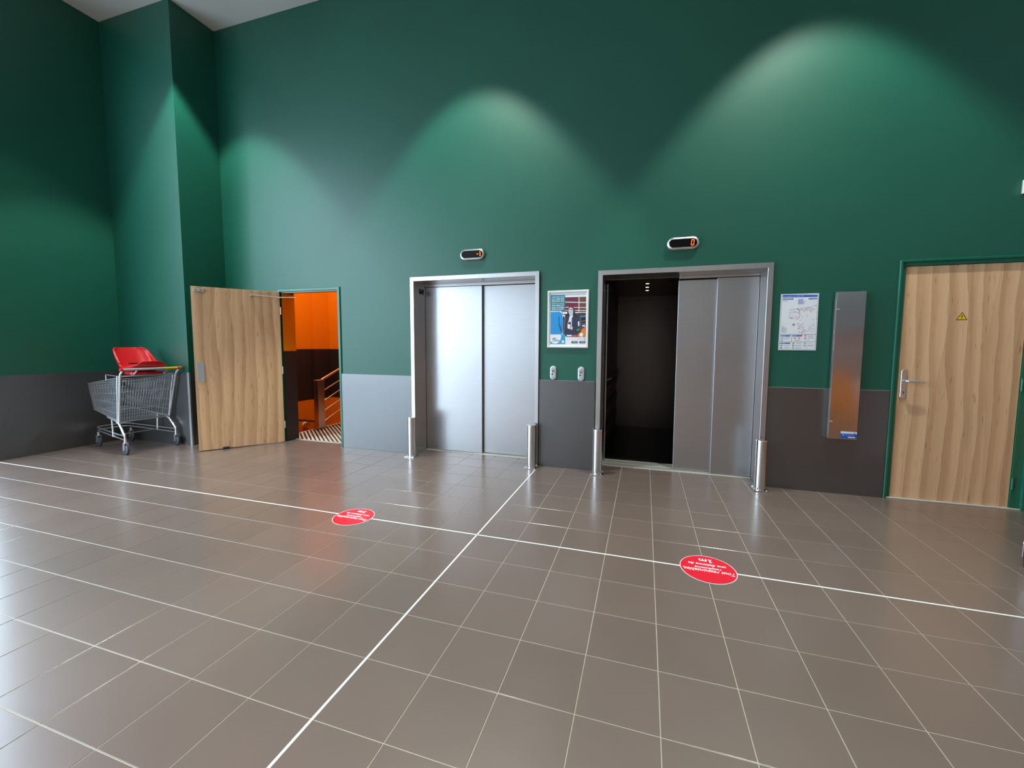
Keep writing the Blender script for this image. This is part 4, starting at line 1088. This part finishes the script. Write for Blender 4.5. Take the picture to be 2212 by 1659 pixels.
# ---- tall steel cabinet
cx0, cx1, cz0, cz1 = 2.727, 2.950, 0.528, 1.845
cab = thing('riser_cabinet', 'tall narrow stainless steel cabinet on the wall left of the shut door', 'cabinet', (cx0, DADO_Y - 0.0005, cz0))
w_, h_ = cx1 - cx0, cz1 - cz0
MB().box(0, w_, -0.046, 0, 0, h_, 'cover_steel', 0.002).build('body', None, cab)
dr = MB().box(0.001, w_ - 0.001, -0.0655, -0.048, -0.004, h_ - 0.002, 'cover_steel', 0.003).build('door', None, cab)
for z in (0.155, 1.16):
    MB().lathe([(0.008, -0.0655), (0.008, -0.070), (0.0, -0.0705)], (0.018, 0, z), 16, 'chrome', 'Y').box(0.006, 0.030, -0.078, -0.070, z - 0.005, z + 0.005, 'chrome', 0.002).build('lock', None, dr)
lb_ = MB().box(0.098, 0.220, -0.0664, -0.0655, 0.008, 0.050, 'print_blue2').box(0.098, 0.220, -0.0666, -0.0655, 0.050, 0.068, 'print_white').box(0.155, 0.208, -0.0667, -0.0660, 0.013, 0.022, 'print_white').box(0.194, 0.210, -0.0669, -0.0660, 0.055, 0.061, 'print_navy2').box(0.112, 0.12, -0.0668, -0.0660, 0.033, 0.041, 'print_pale').build('label_sticker', None, dr)
fit_text('En cas de besoin', 'print_pale', 0.126, 0.033, 0.200, 0.041, lambda u, v: Vector((u, -0.0669, v)), lb_)
fit_text('contact', 'print_grey2', 0.150, 0.056, 0.188, 0.062, lambda u, v: Vector((u, -0.0669, v)), lb_)
# ---- emergency light at the right edge
em = thing('emergency_light', 'white emergency light box high on the wall above the shut door', 'light', (4.098, WALL_Y - 0.0003, 2.640))
MB().box(-0.13, 0.13, -0.02, 0, -0.055, 0.055, 'white_plastic', 0.004).build('back_plate', None, em)
k_ = MB()
k_.prism([(-0.125, -0.05), (0.125, -0.05), (0.118, 0.05), (-0.118, 0.05)], -0.02, -0.055, 'white_plastic').build('cover', None, em)

# ---- round floor stickers
def sticker(label, x, y, r):
    s_ = thing('floor_sticker', label, 'sticker', (x, y, 0.0006), 0, 'round red distance stickers')
    n = 56
    k_ = MB()
    def disc(rr_, z, m):
        k_.add([(rr_ * math.cos(2 * PI * j / n), rr_ * math.sin(2 * PI * j / n), z) for j in range(n)], [tuple(range(n))], m)
    k_.lathe([(r, 0.0), (r, 0.0006)], n=n, m='print_white')
    disc(r * 0.975, 0.0008, 'sticker_red')
    sh_ = k_.build('disc', None, s_, fix=False)
    for txt, w, h, cz, shr, off in (('Tous responsables,', 0.286, 0.044, 0.022, 0.35, 0.012), ('respectons', 0.150, 0.026, -0.012, 0, 0.02), ('une distance de', 0.214, 0.026, -0.046, 0, 0.02)):
        w *= r / 0.16; h *= r / 0.16; cz *= r / 0.16
        # lettering faces the lifts: its top points towards the camera
        fit_text(txt, 'print_white', -w / 2, cz - h / 2, w / 2, cz + h / 2, lambda u, v: Vector((-u, -v, 0.0011)), sh_, shr, off)
    k1 = r / 0.16
    fit_text('m', 'print_white', -0.005 * k1, -0.118 * k1, 0.040 * k1, -0.088 * k1, lambda u, v: Vector((-u, -v, 0.0011)), sh_, 0, 0.03)
    one = [(-0.036, -0.118), (-0.012, -0.118), (-0.012, -0.111), (-0.019, -0.111), (-0.019, -0.077), (-0.026, -0.077), (-0.037, -0.084), (-0.037, -0.091), (-0.028, -0.087), (-0.028, -0.111), (-0.036, -0.111)]
    MB().add([(-u * k1, -v * k1, 0.0011) for u, v in one], [tuple(range(len(one)))], 'print_white').build('numeral', None, sh_, fix=False)
    return s_
sticker('round red distance sticker on the white floor line in front of the half open lift', 1.515, 0.006, 0.160)
sticker('round red distance sticker on the white floor line in front of the closed lift', -1.042, -0.012, 0.155)

# ================================================================== TROLLEYS
def lerp(a, b, t_): return a + (b - a) * t_
def make_cart(label):
    r_ = thing('shopping_trolley', label, 'trolley', (0, 0, 0), 0)
    # basket corners: (forward, half width, z)
    RT, RB, FT, FB = (-0.02, 0.280, 0.945), (0.11, 0.255, 0.395), (0.95, 0.190, 0.825), (0.91, 0.165, 0.485)
    def P(c, s_): return Vector((c[0], c[1] * s_, c[2]))
    wire = 0.0022
    for s_ in (1, -1):
        mb = MB()
        a, b, c, d = P(RT, s_), P(RB, s_), P(FT, s_), P(FB, s_)
        n = 34
        for k in range(n + 1):
            t_ = k / n
            mb.tube([a.lerp(c, t_), b.lerp(d, t_)], wire, 5)
        for k, rr_ in ((0, 0.005), (0.13, 0.003), (0.36, 0.003), (0.6, 0.003), (0.84, 0.003), (1, 0.005)):
            mb.tube([a.lerp(b, k), c.lerp(d, k)], rr_, 6)
        mb.build('basket_side', 'zinc_wire', r_)
    mb = MB()
    for k in range(15):
        s_ = lerp(-1, 1, k / 14)
        mb.tube([P(FT, s_), P(FB, s_)], wire, 5)
    for k, rr_ in ((0, 0.005), (0.2, 0.003), (0.45, 0.003), (0.7, 0.003), (1, 0.005)):
        mb.tube([P(FT, -1).lerp(P(FB, -1), k), P(FT, 1).lerp(P(FB, 1), k)], rr_, 6)
    mb.build('basket_front', 'zinc_wire', r_)
    mb = MB()
    for k in range(19):
        s_ = lerp(-1, 1, k / 18)
        mb.tube([P(RB, s_), P(FB, s_)], wire, 5)
    for k in (0, 0.2, 0.4, 0.6, 0.8, 1):
        mb.tube([P(RB, -1).lerp(P(FB, -1), k), P(RB, 1).lerp(P(FB, 1), k)], 0.003 if 0 < k < 1 else 0.005, 6)
    mb.build('basket_bottom', 'zinc_wire', r_)
    mb = MB()
    for k in range(20):
        s_ = lerp(-0.9, 0.9, k / 19)
        mb.tube([P(RT, s_) + Vector((0.01, 0, -0.03)), P(RB, s_) + Vector((0.01, 0, 0.02))], wire, 5)
    for k in (0.04, 0.33, 0.72, 0.97):
        mb.tube([P(RT, -0.94).lerp(P(RB, -0.94), k) + Vector((0.01, 0, 0)), P(RT, 0.94).lerp(P(RB, 0.94), k) + Vector((0.01, 0, 0))], 0.003, 6)
    mb.build('rear_gate', 'zinc_wire', r_)
    # fold-up child flap inside
    mb = MB()
    for k in range(16):
        s_ = lerp(-0.8, 0.8, k / 15)
        mb.tube([(0.06, 0.27 * s_, 0.90), (0.24, 0.26 * s_, 0.52)], wire, 5)
    mb.tube([(0.06, -0.22, 0.90), (0.06, 0.22, 0.90)], 0.003, 6).tube([(0.24, -0.21, 0.52), (0.24, 0.21, 0.52)], 0.003, 6)
    mb.build('inner_flap', 'zinc_wire', r_)
    # rear frame and chassis
    for s_ in (1, -1):
        MB().tube([(0.115, 0.258 * s_, 0.385), (-0.03, 0.285 * s_, 0.96), (-0.045, 0.287 * s_, 0.985), (-0.10, 0.287 * s_, 1.03)], 0.011, 8).tube([(0.14, 0.262 * s_, 0.40), (0.03, 0.285 * s_, 0.955)], 0.007, 8).build('upright', 'chrome', r_)
        ch = MB().tube([(0.0, 0.264 * s_, 0.235), (0.03, 0.264 * s_, 0.265), (0.115, 0.256 * s_, 0.36), (0.22, 0.25 * s_, 0.40), (0.45, 0.225 * s_, 0.425)], 0.0105, 8)
        ch.tube([(0.0, 0.264 * s_, 0.245), (0.0, 0.264 * s_, 0.150)], 0.0105, 8)
        ch.tube([(0.005, 0.262 * s_, 0.225), (0.30, 0.232 * s_, 0.232), (0.86, 0.165 * s_, 0.25), (0.92, 0.13 * s_, 0.25), (0.93, 0, 0.25)], 0.0075, 7)
        ch.tube([(0.005, 0.262 * s_, 0.180), (0.30, 0.232 * s_, 0.190), (0.86, 0.165 * s_, 0.212), (0.92, 0.13 * s_, 0.212), (0.93, 0, 0.212)], 0.0075, 7)
        ch.tube([(0.34, 0.228 * s_, 0.185), (0.33, 0.236 * s_, 0.425)], 0.008, 7)
        ch.build('chassis_side', 'chrome', r_)
    for pts, rr_ in (([(-0.03, -0.285, 0.955), (-0.03, 0.285, 0.955)], 0.008), ([(0.115, -0.258, 0.39), (0.115, 0.258, 0.39)], 0.008), ([(0.34, -0.228, 0.20), (0.34, 0.228, 0.20)], 0.006)):
        MB().tube(pts, rr_, 8).build('cross_bar', 'chrome', r_)
    for yy in (0.14, -0.17):
        MB().tube([(0.0, yy, 0.96), (-0.08, yy, 1.03)], 0.007, 7).build('handle_bracket', 'chrome', r_)
    MB().tube([(0.01, 0.286, 0.955), (0.33, 0.262, 0.965), (0.345, 0.258, 0.955), (0.345, 0.256, 0.895)], 0.006, 7).build('side_hook', 'chrome', r_)
    hd_ = MB().tube([(-0.10, 0.287, 1.035), (-0.10, -0.12, 1.035)], 0.0155, 12, 'grey_plastic').build('handle', None, r_)
    MB().tube([(-0.10, -0.12, 1.035), (-0.10, -0.262, 1.035)], 0.0155, 12, 'yellow_plastic').build('handle_sleeve', None, hd_)
    MB().tube([(-0.10, -0.262, 1.035), (-0.10, -0.312, 1.035)], 0.019, 12, 'orange_plastic').build('end_cap', None, hd_)
    MB().tube([(-0.10, 0.287, 1.035), (-0.10, 0.312, 1.035)], 0.019, 12, 'red_plastic').build('end_cap', None, hd_)
    # casters
    for fx, fy in ((0.0, 0.264), (0.0, -0.264), (0.84, 0.168), (0.84, -0.168)):
        k_ = MB().box(fx - 0.018, fx + 0.018, fy - 0.020, fy - 0.016, 0.055, 0.145, 'chrome').box(fx - 0.018, fx + 0.018, fy + 0.016, fy + 0.020, 0.055, 0.145, 'chrome')
        k_.box(fx - 0.02, fx + 0.02, fy - 0.02, fy + 0.02, 0.140, 0.150, 'chrome', 0.002).tube([(fx, fy, 0.150), (fx, fy, 0.19)], 0.012, 10, 'chrome')
        fk = k_.build('caster', None, r_)
        MB().lathe([(0.020, -0.0135), (0.052, -0.0135), (0.061, -0.009), (0.0625, 0), (0.061, 0.009), (0.052, 0.0135), (0.020, 0.0135)], (fx, fy, 0.0632), 28, 'wheel_grey', 'Y').build('wheel', None, fk)
        MB().lathe([(0.020, -0.0155), (0.020, 0.0155)], (fx, fy, 0.0632), 16, 'black_rubber', 'Y').build('hub', None, fk)
    return r_
def child_seat(parent):
    # profile: forward, z, half width, wing depth, wing direction (forward, z)
    pr = [(-0.085, 1.130, 0.085, 0.00, (0.0, 1)), (-0.075, 1.080, 0.145, 0.010, (0, 1)), (-0.02, 1.035, 0.175, 0.035, (0, 1)), (0.07, 1.005, 0.185, 0.055, (0, 1)), (0.17, 0.990, 0.188, 0.085, (-0.1, 1)),
          (0.25, 1.015, 0.190, 0.12, (-0.6, 0.8)), (0.31, 1.085, 0.188, 0.115, (-0.85, 0.5)), (0.36, 1.165, 0.182, 0.095, (-0.9, 0.4)), (0.41, 1.250, 0.165, 0.07, (-0.9, 0.35)), (0.435, 1.292, 0.12, 0.04, (-0.95, 0.2))]
    def cat(a, b, c, d, t_):
        return 0.5 * ((2 * b) + (-a + c) * t_ + (2 * a - 5 * b + 4 * c - d) * t_ * t_ + (-a + 3 * b - 3 * c + d) * t_ ** 3)
    flatp = [(p[0], p[1], p[2], p[3], p[4][0], p[4][1]) for p in pr]
    rows = []
    for i in range(len(flatp) - 1):
        for k in range(4):
            q = [flatp[max(0, min(len(flatp) - 1, i + o))] for o in (-1, 0, 1, 2)]
            rows.append([cat(q[0][c], q[1][c], q[2][c], q[3][c], k / 4) for c in range(6)])
    rows.append(list(flatp[-1]))
    NTT = 20
    vs = []; fs = []
    for rw in rows:
        for k in range(NTT + 1):
            t_ = lerp(-1, 1, k / NTT)
            w = abs(t_) ** 2.6 * rw[3]
            vs.append((rw[0] + rw[4] * w, math.sin(t_ * PI / 2 * 0.92) / math.sin(PI / 2 * 0.92) * rw[2], rw[1] + rw[5] * w))
    for i in range(len(rows) - 1):
        for k in range(NTT):
            a = i * (NTT + 1) + k
            fs.append((a, a + 1, a + NTT + 2, a + NTT + 1))
    mb = MB().add(vs, fs, 'red_plastic', True)
    o = mb.build('child_seat', None, parent, smooth_angle=60)
    md = o.modifiers.new('thick', 'SOLIDIFY'); md.thickness = 0.016; md.offset = 0
    md = o.modifiers.new('round', 'BEVEL'); md.width = 0.005; md.segments = 2; md.limit_method = 'ANGLE'; md.angle_limit = math.radians(60)
    MB().box(0.300, 0.318, -0.05, 0.05, 1.088, 1.101, 'dark_edge').build('strap_slot', None, o)
    b_ = MB().tube([(0.02, 0.15, 1.0), (0.02, 0.15, 0.955)], 0.008, 8, 'grey_plastic').tube([(0.02, -0.15, 1.0), (0.02, -0.15, 0.955)], 0.008, 8, 'grey_plastic')
    b_.box(-0.03, 0.19, -0.15, 0.15, 0.965, 0.998, 'red_plastic', 0.01)
    b_.build('seat_base', None, o)
    return o
cart = make_cart('wire shopping trolley with a red child seat in the corner by the open door')
cart2 = copy_tree(cart)
child_seat(cart)
a5 = math.radians(175)
cart.location = (-4.853, 0.905, 0); cart.rotation_euler = (0, 0, a5)
cart2['label'] = 'second trolley at the right edge of the picture, only its wheel showing'
cart2.location = (3.640, 0.498, 0); cart2.rotation_euler = (0, 0, math.radians(56))
bpy.context.view_layer.update()
